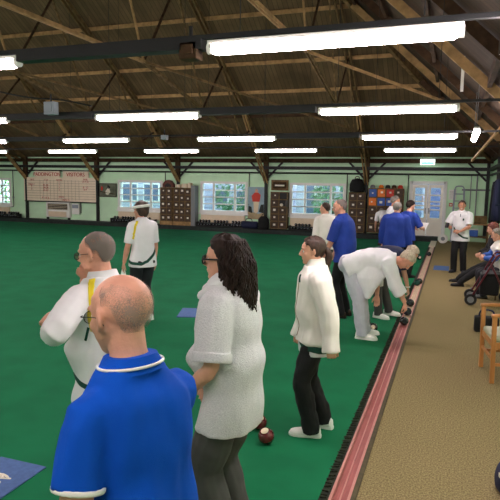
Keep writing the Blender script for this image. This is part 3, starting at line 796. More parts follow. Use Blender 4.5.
# ladder leaning on wall
ld = empty('ladder', (.17, 21.6, 0), 0, 'aluminium ladder leaning on wall behind the standing man', 'ladder')
for s in (-1, 1): MB().bar((s * .2, -.1, 0), (s * .16, .33, 1.9), .035, .06).build('stile', MT['boxgrey'], ld)
for k in range(7): MB().tube([(-.19, -.06 + k * .058, .2 + k * .255), (.19, -.06 + k * .058, .2 + k * .255)], .016, 8).build('rung', MT['boxgrey'], ld)
MB().tube([(-.16, .33, 1.9), (-.1, .34, 2.0), (.1, .34, 2.0), (.16, .33, 1.9)], .02, 8, sub=4).build('top_hoop', MT['boxgrey'], ld, smooth=True)
# table with boxes behind the standing man
tb = empty('side_table', (.78, 20.6, 0), 0, 'brown side table with shelf in the far right corner', 'table')
MB().box(-.36, -.3, .72, .4, .3, .76).build('tabletop', MT['timberlight'], tb, bevel=.005)
MB().box(-.33, -.27, .30, .37, .27, .33).build('shelf', MT['timber'], tb)
for x in (-.31, .35):
    for y in (-.26, .26): MB().box(x - .025, y - .025, 0, x + .025, y + .025, .72).build('leg', MT['timber'], tb)
b_ = empty('wooden_crate', (.88, 20.5, .762), 0, 'brown crate on the side table in the far corner', 'crate')
mb = MB()
for z in (.0, .09, .18): mb.box(-.2, -.16, z, .2, -.14, z + .08); mb.box(-.2, .14, z, .2, .16, z + .08); mb.box(-.2, -.14, z, -.18, .14, z + .08); mb.box(.18, -.14, z, .2, .14, z + .08)
mb.box(-.2, -.16, 0, .2, .16, .012); mb.build('slats', MT['timber'], b_)
for x, y, nm in ((.50, 20.42, 'left'), (.60, 20.5, 'middle'), (.55, 20.62, 'rear')):
    c_ = empty('mug', (x, y, .762), 0, 'pale mug on the corner side table, %s of three' % nm, 'mug', 'mugs on the side table')
    MB().lathe([(.001, .005), (.035, 0), (.042, .1), (.037, .1), (.031, .01), (.001, .012)], n=14).build('cup', MT['cream'], c_, smooth=True)
    MB().tube([(.04, 0, .08), (.07, 0, .07), (.07, 0, .035), (.038, 0, .02)], .006, 6, sub=3).build('handle', MT['cream'], c_, smooth=True)
b_ = empty('storage_box', (.62, 20.5, .332), 0, 'blue storage tub on the lower shelf of side table', 'box')
MB().box(-.2, -.16, 0, .2, .16, .22).build('tub', MT['blue'], b_, bevel=.02); MB().box(-.21, -.17, .22, .21, .17, .25).build('lid', MT['white'], b_, bevel=.008)
# coats hung on the right wall
def coat(x, y, zt, ln, mt_, label):
    t = empty('hanging_coat', (x, y, zt), 0, label, 'coat', 'coats on the right wall')
    mb = MB(); rings = []
    for z, rx, ry in ((0, .03, .10), (-.06, .07, .2), (-.3, .10, .25), (-.7 * ln, .12, .27), (-ln, .13, .29)):
        rings.append([(rx * math.cos(a) * (1 + .25 * math.sin(a * 5)), ry * math.sin(a) * (1 + .1 * math.sin(a * 7)), z) for a in [k * 2 * math.pi / 40 for k in range(40)]])
    mb.ring_faces(rings); mb.build('coat_body', MT[mt_], t, smooth=True)
    for s in (-1, 1): MB().tube([(-.02, s * .17, -.06), (-.05, s * .27, -.3), (-.05, s * .29, -.68)], [.07, .065, .05], 10, sub=4).build('sleeve', MT[mt_], t, smooth=True)
    MB().tube([(.05, 0, .02), (.1, 0, .05), (.1, 0, .0)], .012, 6).build('hook', MT['grey'], t)
coat(1.06, 16.6, 2.18, 1.15, 'trblack', 'long black coat hanging on the right wall')
coat(1.06, 15.6, 2.22, 1.05, 'navy', 'dark navy coat hanging nearest on the right wall')

# ------------------------------------------------------------------ on the green and walkway
def bowl(name, x, y, z, mt_, label, rot=(0, 0, 0), r=.064, disc='cream', group=None):
    t = empty(name, (x, y, z), 0, label, 'bowl', group); t.rotation_euler = rot
    MB().lathe([(.001, -r * .9)] + [(r * math.sin(a) ** .92, -r * .92 * math.cos(a)) for a in [math.pi * k / 16 for k in range(2, 15)]] + [(.001, r * .9)], n=28).build('body', MT[mt_], t, smooth=True)
    for s in (-1, 1):
        MB().lathe([(.001, s * r * .91), (.030, s * r * .905), (.031, s * r * .88), (.001, s * r * .86)], n=20).build('disc', MT[disc], t, smooth=True)
        MB().lathe([(.039, s * r * .80), (.0405, s * r * .815), (.042, s * r * .78)], n=24).build('grip_ring', MT[mt_], t)
    return t
mk('maroon', (96, 16, 26), .14, spec=.7, coat=.5); mk('bowlgreen', (20, 62, 54), .2, spec=.6, coat=.4); mk('bowlblue', (18, 28, 62), .2, spec=.6, coat=.4)
bowl('bowl', -1.27, 3.98, .060, 'maroon', 'nearest of the three maroon bowls by the woman in grey knit', (R(22), R(-8), 0))
bowl('bowl', -1.40, 4.20, .060, 'maroon', 'farther of the two maroon bowls in plain view', (R(25), R(12), 0))
bowl('bowl', -1.50, 4.12, .060, 'maroon', 'third maroon bowl half hidden behind the grey knit sweater', (R(60), R(20), 0))
GZ = .034
bowl('bowl', -.588, 8.38, GZ, 'blackgloss', 'black bowl in gutter under the near hand of the bending person in white', (R(70), R(30), 0), disc='bankdark')
bowl('bowl', -.585, 8.95, GZ + .022, 'bowlblue', 'dark blue bowl in gutter just beyond the bending hands', (R(60), R(50), 0), disc='bankdark')
bowl('bowl', -.592, 9.65, GZ + .022, 'blackgloss', 'black bowl held by the second bending man in navy', (R(80), R(10), 0), disc='bankdark')
bowl('bowl', -.61, 11.75, GZ + .022, 'bowlgreen', 'dark green bowl resting on the gutter slats', (R(75), R(0), R(20)), disc='stripe_green')
bowl('bowl', -.575, 11.93, GZ + .022, 'blackgloss', 'black bowl beside the dark green one on the gutter slats', (R(80), R(20), R(-20)), disc='bankdark')
bowl('bowl', -.585, 16.9, GZ + .022, 'blackgloss', 'lone black bowl far up the gutter', (R(80), R(20), R(-20)), disc='bankdark')
bowl('bowl', -.95, 7.72, .06, 'blackgloss', 'black bowl on the green behind the white shoe', (R(70), R(20), 0))
bowl('bowl', -1.08, 7.95, .06, 'blackgloss', 'black bowl on the green between the legs of the bending person', (R(60), R(-20), 0))
bowl('bowl', -.92, 16.9, .06, 'blackgloss', 'black bowl with pale disc on the far green near the ditch', (R(70), R(20), 0))
bowl('bowl', -.80, 15.9, .06, 'blackgloss', 'black bowl at the green edge in front of the man in blue', (R(70), R(60), 0))
tag(MB().ellips((0, 0, 0), (.032, .032, .032)).build('jack', MT['white'], smooth=True), 'small white jack lying on the green near the far ditch', 'ball').location = (-1.02, 17.3, .032)
dc = empty('measuring_disc', (-.29, 20.9, .0), 0, 'round white disc with grey centre leaning at the far ditch end', 'disc')
MB().lathe([(.001, -.02), (.16, -.02), (.17, 0), (.16, .02), (.001, .02)], c=(0, 0, .165), n=28, axis='y').build('plate', MT['white'], dc, smooth='auto')
MB().lathe([(.001, .02), (.07, .021), (.07, .03), (.001, .03)], c=(0, 0, .165), n=20, axis='y').build('centre', MT['grey'], dc)
MB().bar((0, .02, 0), (0, .03, .3), .03).build('stand', MT['grey'], dc)
# mats
mk('matblue', (72, 104, 158), .85, var=.12, vscale=30, bump=.3, bscale=200)
def mat_(x, y, rz, w, l, label, cat='mat', logo=True):
    t = empty('bowls_mat', (x, y, 0), rz, label, cat)
    MB().box(-w / 2, -l / 2, .001, w / 2, l / 2, .010).build('rubber', MT['matblue'], t, bevel=.003)
    if logo:
        mb = MB()
        for r0 in (.05, .085): mb.tube([(r0 * math.cos(a), r0 * .6 * math.sin(a), .0105) for a in [R(30 + k * 24) for k in range(13)]], .009, 6)
        mb.bar((-.08, -.02, .0105), (.09, .03, .0105), .014, .004)
        mb.build('printed_mark', MT['label'], t)
    return t
mat_(-2.79, 2.80, 0, .40, .50, 'blue bowls mat with white mark at lower left of the green')
mat_(-3.72, 7.72, 18, .36, .60, 'blue bowls mat on the green beyond the woman in grey knit', logo=False)
mat_(-.20, 14.5, 0, .36, .75, 'blue mat lying on the brown walkway by the far ditch', logo=False)
# wooden armchair
mk('chairwood', (186, 126, 68), .35, var=.18, vscale=10, stretch=(1, 1, .2), coat=.2); mk('seatpad', (172, 178, 150), .5, var=.05, vscale=6)
ch = empty('armchair', (.725, 6.445, 0), 8.7, 'low wooden armchair with pale green seat beside the walkway', 'chair')
for y in (-.27, .27):
    MB().bar((-.30, y, 0), (-.31, y, .70), .04, .045).build('leg', MT['chairwood'], ch, bevel=.006)
    MB().bar((.30, y, 0), (.34, y, .86), .04, .045).build('leg', MT['chairwood'], ch, bevel=.006)
    MB().tube([(-.34, y, .705), (-.2, y, .715), (.1, y, .71), (.33, y, .70)], .026, 10, sub=3, flat=(1.2, .8)).build('armrest', MT['chairwood'], ch, smooth=True)
    MB().bar((-.30, y, .2), (.31, y, .2), .022, .03).build('stretcher', MT['chairwood'], ch)
    MB().bar((-.30, y, .40), (.31, y, .39), .025, .065).build('seat_rail', MT['chairwood'], ch)
MB().bar((-.30, -.27, .40), (-.30, .27, .40), .03, .065).build('seat_rail', MT['chairwood'], ch, bevel=.006)
MB().bar((.31, -.27, .39), (.31, .27, .39), .03, .065).build('seat_rail', MT['chairwood'], ch)
MB().bar((-.30, -.27, .24), (-.30, .27, .24), .022, .03).build('stretcher', MT['chairwood'], ch)
MB().box(-.31, -.245, .42, .30, .245, .485).build('seat_cushion', MT['seatpad'], ch, bevel=.025, bseg=3, smooth='auto')
bk = MB().bar((.30, 0, .50), (.345, 0, .84), .46, .06, up=(1, 0, 0)); bk.build('back_cushion', MT['seatpad'], ch, bevel=.02, bseg=3, smooth='auto')
MB().bar((.345, -.28, .86), (.345, .28, .86), .045, .05).build('top_rail', MT['chairwood'], ch, bevel=.01)
# dark bag behind chair, navy bag in the corner
hb = empty('handbag', (.52, 8.35, 0), 0, 'dark handbag on walkway behind the wooden armchair', 'bag')
MB().box(-.16, -.08, 0, .16, .08, .22).build('bag_body', MT['trblack'], hb, bevel=.03, bseg=3, smooth='auto'); MB().tube([(-.1, 0, .21), (-.07, 0, .30), (.07, 0, .30), (.1, 0, .21)], .012, 8, sub=4).build('handle', MT['navy'], hb, smooth=True)
bg_ = empty('rucksack', (.54, 3.93, 0), 12, 'dark navy rucksack at the lower right edge', 'bag')
MB().loftx([(Vector((0, 0, z)), Vector((1, 0, 0)), Vector((0, 1, 0)), rx, ry) for z, rx, ry in ((0, .15, .10), (.03, .175, .12), (.12, .18, .125), (.19, .15, .11), (.22, .09, .07))], 28).build('bag_body', MT['navy'], bg_, smooth=True)
MB().loftx([(Vector((-.06, -.12, z)), Vector((1, 0, 0)), Vector((0, 1, 0)), rx, ry) for z, rx, ry in ((.02, .06, .03), (.04, .09, .05), (.1, .09, .05), (.14, .06, .03))], 20).build('front_pocket', MT['navy'], bg_, smooth=True)
MB().box(-.178, -.07, .13, -.160, -.045, .155).build('badge', MT['label'], bg_); MB().tube([(-.05, .02, .21), (-.03, .02, .27), (.03, .02, .27), (.05, .02, .21)], .012, 8, sub=4).build('grab_loop', MT['black'], bg_, smooth=True)
# rollator walker
mk('maroonmetal', (92, 30, 42), .35, metal=.3)
wk = empty('rollator_walker', (.60, 10.40, 0), 0, 'maroon wheeled walker with black bag in front of the seated lady', 'walker')
for y in (-.25, .25):
    MB().tube([(-.22, y, .16), (-.04, y, .52), (.12, y, .84), (.2, y, .88), (.34, y, .90)], .017, 10, sub=4).build('front_frame', MT['maroonmetal'], wk, smooth=True)
    MB().tube([(.33, y, .12), (.15, y, .52), (.06, y, .68)], .016, 10).build('rear_frame', MT['maroonmetal'], wk, smooth=True)
    MB().tube([(.24, y, .895), (.40, y, .90)], .024, 12).build('hand_grip', MT['black'], wk)
    MB().tube([(.36, y, .86), (.28, y, .82), (.22, y, .84)], .009, 8, sub=3).build('brake_lever', MT['black'], wk, smooth=True)
    for x in (-.24, .33):
        w_ = MB().lathe([(.02, -.02), (.09, -.02), (.1, 0), (.09, .02), (.02, .02)], c=(x, y, .10), n=22, axis='y').build('wheel', MT['black'], wk, smooth='auto')
        MB().lathe([(.001, -.024), (.055, -.024), (.055, .024), (.001, .024)], c=(x, y, .10), n=18, axis='y').build('hub', MT['grey'], w_, smooth='auto')
        MB().bar((x, y + .03, .10), (x + (.02 if x < 0 else 0), y + .03, .22), .02, .03).build('fork', MT['grey'], wk)
MB().bar((-.04, -.25, .52), (-.04, .25, .52), .02).build('cross_bar', MT['maroonmetal'], wk); MB().bar((.12, -.25, .84), (.12, .25, .84), .02).build('cross_bar', MT['maroonmetal'], wk)
MB().box(-.10, -.21, .18, .20, .21, .54).build('shopping_bag', MT['trblack'], wk, bevel=.04, bseg=3, smooth='auto')
MB().box(-.06, -.22, .53, .22, .22, .56).build('seat', MT['black'], wk, bevel=.01)
# chairs under the seated ladies
def stackchair(x, y, rz, label):
    t = empty('padded_chair', (x, y, 0), rz, label, 'chair', 'padded chairs along the right wall')
    MB().box(-.23, -.22, .36, .23, .23, .42).build('seat', MT['trblack'], t, bevel=.02, bseg=3, smooth='auto')
    MB().box(-.21, -.27, .52, .21, -.22, .86).build('backrest', MT['trblack'], t, bevel=.02, bseg=3, smooth='auto')
    for sx in (-.21, .21):
        MB().tube([(sx, .20, 0), (sx, .19, .36)], .014, 8).build('leg', MT['timber'], t); MB().tube([(sx, -.24, 0), (sx, -.22, .45), (sx, -.25, .84)], .014, 8).build('leg', MT['timber'], t)
    return t
stackchair(.95, 12.1, 90, 'dark padded chair under the lady with dark red hair')
stackchair(.99, 11.0, 90, 'dark padded chair under the fair haired lady in cream')
stackchair(.98, 13.3, 90, 'empty dark padded chair behind the seated ladies')
# ------------------------------------------------------------------ people
def ik(A, T, l1, l2, hint):
    A = Vector(A); T = Vector(T); d = T - A; L = d.length
    if L > (l1 + l2) * .995: d = d.normalized() * (l1 + l2) * .995; T = A + d; L = d.length
    u = d.normalized(); a = (l1 * l1 - l2 * l2 + L * L) / (2 * L); hh = math.sqrt(max(1e-6, l1 * l1 - a * a))
    hv = Vector(hint); hv = (hv - u * hv.dot(u)).normalized()
    return A + u * a + hv * hh, T

def hand(mb, w, d, nrm, side, curl=.5, sc=1.0, spread=.12):
    """palm, four unequal fingers with knuckle bends and a thumb; nrm points out of the back of the hand"""
    d = d.normalized(); nrm = (nrm - d * nrm.dot(d)).normalized(); x = d.cross(nrm) * side   # x towards the thumb
    rings = []
    for t, wd, th in ((-.02, .026, .019), (.0, .027, .018), (.03, .036, .017), (.065, .042, .0155), (.088, .041, .013), (.095, .034, .009)):
        c = w + d * t * sc
        rings.append([c + x * wd * sc * math.cos(k * math.pi / 6) + nrm * th * sc * math.sin(k * math.pi / 6) for k in range(12)])
    mb.ring_faces(rings)
    for off, ln, i in ((.031, .070, 0), (.011, .080, 1), (-.010, .075, 2), (-.030, .058, 3)):
        p = w + d * .082 * sc + x * off * sc; a = curl * .55; dd = d + x * off * spread * 20 * .12; dd.normalize()
        P = [p - dd * .02 * sc, p]; ang = 0
        for f in (.42, .33, .25):
            ang += a; v = dd * math.cos(ang) - nrm * math.sin(ang); p = p + v * ln * f * sc; P.append(p)
        mb.tube(P, [.0095 * sc, .0098 * sc, .009 * sc, .0083 * sc, .0065 * sc], 8)
    p = w + d * .018 * sc + x * .024 * sc
    v1 = (d * .75 + x * .65 - nrm * .25).normalized(); v2 = (d * .9 + x * .15 - nrm * .45).normalized()
    mb.tube([p - v1 * .01, p, p + v1 * .040 * sc, p + v1 * .040 * sc + v2 * .032 * sc, p + v1 * .04 * sc + v2 * .054 * sc], [.012 * sc, .013 * sc, .0115 * sc, .0095 * sc, .007 * sc], 8)

def shoe_parts(root, ank, deg, mt, s, pitch=0):
    M = Matrix.Translation(Vector(ank) * s) @ Matrix.Rotation(R(deg), 4, 'Z') @ Matrix.Rotation(R(-pitch), 4, 'X') @ Matrix.Scale(s, 4)
    def secs(lst, grow=0, z0=0):
        mb = MB(); rings = []
        for y, hw, h, zb in lst:
            rr = []
            for k in range(16):
                a = 2 * math.pi * k / 16; sx, sz = math.cos(a), math.sin(a)
                rr.append(M @ Vector(((hw + grow) * math.copysign(abs(sx) ** .7, sx), y, zb + (h * sz if sz > 0 else h * .0))))
            rings.append(rr)
        return mb.ring_faces(rings)
    up = secs([(-.085, .018, .035, .012), (-.078, .032, .075, .012), (-.045, .038, .098, .012), (.0, .039, .098, .012), (.05, .044, .068, .012), (.10, .049, .055, .012), (.15, .045, .046, .012), (.18, .030, .036, .012), (.192, .012, .02, .012)])
    o = up.build('shoe', MT[mt], root, smooth=True)
    mb = MB(); out = []
    for y, hw in ((-.09, .018), (-.08, .034), (-.045, .041), (0, .041), (.05, .046), (.10, .052), (.15, .048), (.182, .033), (.197, .012)): out.append((y, hw))
    pts = [(hw, y) for y, hw in out] + [(-hw, y) for y, hw in reversed(out)]
    mb.poly([M @ Vector((a, b, 0)) for a, b in pts], (M.to_3x3() @ Vector((0, 0, .02))))
    mb.build('sole', MT['white' if mt in ('white', 'whitecloth') else 'black'], o)
    return o

def person(label, pos, rz, h=1.7, at='feet', lean=(3, 3), twist=0, pel=(0, 0, .93), head=(0, 0, 0), armL=None, armR=None, legL=None, legR=None,
           sh=1.0, hip=1.0, belly=0.0, bust=0.0, skin='skin', top='whitecloth', hem=.10, sleeve=.75, loose=.016, slw=1.0, fold=.005, tr='trblack', trl=1.0, shoes='black',
           hair=None, vox=.011, eyes=False, neck=1.0, collar=None, extra=None, hems=0, headfwd=.02, scurve=0, drop=0, z=0, handL=None, handR=None, hc=(.5, .5)):
    s = h / 1.75
    root = empty('person', (pos[0], pos[1], z), rz, label, 'person')
    P = Vector(pel)
    X = Vector((1, 0, 0))
    u1 = Vector((0, math.sin(R(lean[0])), math.cos(R(lean[0])))); u2 = Vector((0, math.sin(R(lean[1])), math.cos(R(lean[1]))))
    Rt = Matrix.Rotation(R(twist), 3, 'Z'); X2 = Rt @ X; X2 = (X2 - u2 * X2.dot(u2)).normalized()
    f1 = u1.cross(X); f2 = u2.cross(X2)
    Wc = P + u1 * .17; um = (u1 + u2).normalized()
    Ch = Wc + um * .10 + u2 * .09; Sh = Ch + u2 * .14; N = Ch + u2 * .23
    def tor(gr, lo, hi, wl=1.0):
        L = []
        defs = [(P - u1 * .10, X, f1, .135 * hip, .10), (P - u1 * .04, X, f1, .172 * hip, .118), (P + u1 * .04, X, f1, .168 * hip, .115), (Wc + f1 * .03 * belly, X, f1, .148 + .03 * belly, .108 + .05 * belly),
                (Wc + um * .09 + f1 * .02 * belly, (X + X2) / 2, (f1 + f2) / 2, .155 * sh, .115 + .02 * belly), (Ch, X2, f2, .166 * sh, .118), (Sh - u2 * .03, X2, f2, .176 * sh, .105), (Sh + u2 * .030, X2, f2, .122 * sh, .076), (Sh + u2 * .075, X2, f2, .072, .062), (N + u2 * .02, X2, f2, .055, .056)]
        for c, r, f, a, b in defs[lo:hi]: L.append((c, r, f, a + gr, b + gr))
        return L
    # head frame
    Hm = (Matrix.Rotation(R(head[0]), 3, 'Z') @ Matrix.Rotation(R(-head[1]), 3, 'X') @ Matrix.Rotation(R(head[2] if len(head) > 2 else 0), 3, 'Y'))
    hu = Hm @ Vector((0, 0, 1)); hf = Hm @ Vector((0, 1, 0))
    Hc = N + (u2 * .6 + hu * .5).normalized() * .112 * neck + hf * headfwd
    hl = lambda *p: Hc + Hm @ Vector(p)
    # limbs
    SL = Sh - X2 * .172 * sh - u2 * (.022 + drop); SR = Sh + X2 * .172 * sh - u2 * (.022 + drop)
    AL = armL or ((-.25, .06, .80), (-.3, -1, 0)); AR = armR or ((.25, .06, .80), (.3, -1, 0))
    EL, WL = ik(SL, AL[0], .295, .255, AL[1]); ER, WR = ik(SR, AR[0], .295, .255, AR[1])
    LL = legL or ((-.10, 0, .085), 8); LR = legR or ((.10, 0, .085), -8)
    HL = P - X * .088 * hip - u1 * .02; HR = P + X * .088 * hip - u1 * .02
    kh = lambda l: l[2] if len(l) > 2 else (0, 1, .15)
    KL, AnL = ik(HL, LL[0], .43, .425, kh(LL)); KR, AnR = ik(HR, LR[0], .43, .425, kh(LR))
    arms = ((SL, EL, WL, -1, handL, hc[0]), (SR, ER, WR, 1, handR, hc[1])); legs = ((HL, KL, AnL), (HR, KR, AnR))
    # ---- body: one continuous surface
    mb = MB(); mb.loftx(tor(-.006, 0, 10))
    mb.tube([N - u2 * .07, N, Hc - hu * .05 - hf * .012, Hc - hf * .015], [.064 * (.5 + .5 * sh), .057 * (.5 + .5 * sh), .056, .055], 14)
    mb.ellips(hl(0, -.012, .032), (.076, .098, .083), Hm, 24, 16)
    rings = []
    for zz, cy, rx, ry in ((.06, .0, .068, .088), (.03, .006, .071, .088), (0, .008, .071, .084), (-.03, .012, .069, .080), (-.06, .018, .062, .074), (-.085, .026, .047, .060), (-.104, .038, .034, .046), (-.116, .046, .018, .028)):
        rings.append([hl(rx * math.cos(2 * math.pi * k / 24), cy + ry * math.sin(2 * math.pi * k / 24), zz) for k in range(24)])
    mb.ring_faces(rings)
    mb.tube([hl(0, .086, .018), hl(0, .100, -.008), hl(0, .110, -.028), hl(0, .094, -.036)], [.009, .011, .015, .010], 10)
    for q in (-1, 1):
        mb.ellips(hl(q * .012, .097, -.031), (.010, .011, .008), Hm, 8, 6)
        mb.ellips(hl(q * .030, .078, .024), (.026, .013, .009), Hm, 10, 6)
        mb.ellips(hl(q * .040, .058, -.026), (.023, .024, .026), Hm, 10, 8)
        E_ = Hm @ Euler((R(-8), 0, R(q * 28))).to_matrix()
        mb.ellips(hl(q * .082, -.006, -.002), (.0085, .021, .034), E_, 12, 10)
        mb.ellips(hl(q * .076, .004, -.028), (.008, .011, .012), Hm, 8, 6)
    mb.ellips(hl(0, .088, -.056), (.023, .010, .0055), Hm, 12, 6); mb.ellips(hl(0, .086, -.066), (.020, .010, .0065), Hm, 12, 6)
    mb.ellips(hl(0, .073, -.098), (.022, .018, .015), Hm, 10, 8)
    for S_, E2, W2, sd, hd, cu in arms:
        mb.tube([S_ - X2 * sd * .04, S_, S_.lerp(E2, .4), E2, E2.lerp(W2, .35), W2.lerp(E2, .12), W2], [.052, .054, .047, .041, .042, .030, .028], 12, sub=2)
        d_ = (W2 - E2).normalized(); nv = Vector((sd * 1.0, .15, .1))
        if hd: d_, nv = Vector(hd[0]).normalized(), Vector(hd[1])
        hand(mb, W2 + d_ * .012, d_, nv, sd if not hd or len(hd) < 3 else hd[2], cu)
    for H_, K_, A_ in legs:
        mb.tube([H_, H_.lerp(K_, .4), K_, K_.lerp(A_, .3), A_.lerp(K_, .1), A_ - Vector((0, 0, .03))], [.085, .078, .056, .056, .040, .038], 12, sub=2)
    for v in mb.v: v *= s
    lipc = [hl(0, .098, -.056) * s, hl(0, .096, -.066) * s]
    def asg(c): return 1 if min((c - q).length for q in lipc) < .016 * s and (Hm.transposed() @ (c - lipc[0])).z.__abs__() < .016 else 0
    body = solid('body', mb, [MT[skin], MT['lip']], root, min(vox, .0062) if eyes else vox, 1 if eyes else 2, assign=asg)
    # ---- trousers
    mb = MB(); g0 = .010
    mb.loftx([(P - u1 * .115, X, f1, .12 * hip, .10), *tor(g0, 1, 3), (P + u1 * .11, X, f1, .152 * hip + g0, .112 + g0)])
    for q in (-1, 1): mb.ellips(P + X * q * .078 * hip - f1 * .055 - u1 * .06, (.088 * hip, .080, .10), None, 14, 10)
    for H_, K_, A_ in legs:
        dn = Vector((0, 0, -.045))
        mb.tube([H_ + u1 * .03, H_.lerp(K_, .25), H_.lerp(K_, .65), K_, K_.lerp(A_, .4), A_ + (K_ - A_).normalized() * .05, A_ + dn], [.100 * hip, .100, .084 * trl, .074 * trl, .073 * trl, .068 * trl, .068 * trl], 14, sub=3)
    for v in mb.v: v *= s
    tro = solid('trousers', mb, MT[tr], root, vox, 3, fold=fold * .9, ffreq=9, fst=(1, 1, .8))
    # ---- top
    mb = MB()
    hp = P - u1 * hem
    rs = [(hp - f1 * hems, X, f1, .172 * hip + loose + .012, .122 + loose + .012), (P - u1 * hem * .45, X, f1, .176 * hip + loose + .006, .124 + loose)] + tor(loose, 2, 9)
    mb.loftx(rs, 28)
    for q in (-1, 1):
        if bust: mb.ellips(Ch + X2 * q * .072 - u2 * .02 + f2 * .075, (.075, .06 + .035 * bust, .08), None, 12, 10)
        mb.ellips(Sh + X2 * q * .135 * sh - u2 * (.035 + drop), (.062 + loose * .8, .072 + loose * .6, .062 + loose * .6), Matrix((X2, f2, u2)).transposed(), 12, 10)
    if belly: mb.ellips(Wc + f1 * (.05 + .03 * belly) - u1 * .01, (.13, .07 + .05 * belly, .14), None, 14, 10)
    for S_, E2, W2, sd, hd, cu in arms:
        pts = [S_ - X2 * sd * .07, S_]; ra = [.066 + loose * .5, (.062 + loose * .6) * slw]
        for t in (.35, .7, 1.0, 1.35, 1.7, 1.97):
            if t <= min(sleeve, 2) + .001:
                pts.append(S_.lerp(E2, t) if t <= 1 else E2.lerp(W2, t - 1)); ra.append(((.062 if t < .5 else .057 if t < .9 else .053 if t < 1.5 else .043) + loose * .7) * slw)
        last = S_.lerp(E2, sleeve) if sleeve <= 1 else E2 + (W2 - E2) * (sleeve - 1)
        if (last - pts[-1]).length > .01: pts.append(last); ra.append(ra[-1] * 1.0)
        mb.tube(pts, ra, 14, sub=3)
    if extra: extra(mb, locals())
    for v in mb.v: v *= s
    shirt = solid({'w': 'shirt'}.get('w'), mb, MT[top], root, vox, 3, fold=fold, ffreq=8)
    # ---- collar
    if collar:
        mb = MB(); cm, ch, cw = collar
        mb.loftx([(Sh + u2 * .055 - f2 * .004, X2, f2, cw + .022, cw + .012), (Sh + u2 * (.07 + ch * .4) - f2 * .004, X2, f2, cw + .006, cw + .004), (Sh + u2 * (.07 + ch) - f2 * .006 , X2, f2, cw - .004, cw - .002)], 24)
        for v in mb.v: v *= s
        mb.build('collar', MT[cm], root, smooth='auto')
    for (l, q) in ((LL, AnL), (LR, AnR)):
        if shoes: shoe_parts(root, (q.x, q.y, q.z - .085), l[1], shoes, s, l[3] if len(l) > 3 else 0)
    I = dict(root=root, s=s, hl=lambda *p: hl(*p) * s, Hm=Hm, Hc=Hc * s, shirt=shirt, trousers=tro, body=body, P=P * s, Wc=Wc * s, Ch=Ch * s, Sh=Sh * s, N=N * s, u1=u1, u2=u2, f1=f1, f2=f2, X2=X2, SL=SL * s, SR=SR * s, EL=EL * s, ER=ER * s, WL=WL * s, WR=WR * s, KL=KL * s, KR=KR * s)
    if eyes:
        for q in (-1, 1):
            e = MB(); e.ellips(hl(q * .031, .0735, .001) * s, (.0125 * s,) * 3, None, 12, 8)
            eo = e.build('eye', MT['eyewhite'], root, smooth=True)
            MB().ellips(hl(q * .031, .0845, .001) * s, (.006 * s, .0028 * s, .006 * s), Hm, 10, 6).build('iris', MT['iris'], eo, smooth=True)
            MB().tube([hl(q * .014, .089, .020) * s, hl(q * .03, .091, .026) * s, hl(q * .048, .080, .021) * s], [.003 * s, .004 * s, .002 * s], 6, sub=3, flat=(1, .8)).build('eyebrow', MT[(hair or [0, 'hairbrown'])[1]] if hair and hair[1] not in ('stub', 'stubthick') else MT['hairgrey'], root)
    if hair: add_hair(I, *hair)
    if at == 'head':
        off = Matrix.Rotation(R(rz), 3, 'Z') @ Vector((I['Hc'].x, I['Hc'].y, 0))
        root.location = (pos[0] - off.x, pos[1] - off.y, z)
    return I

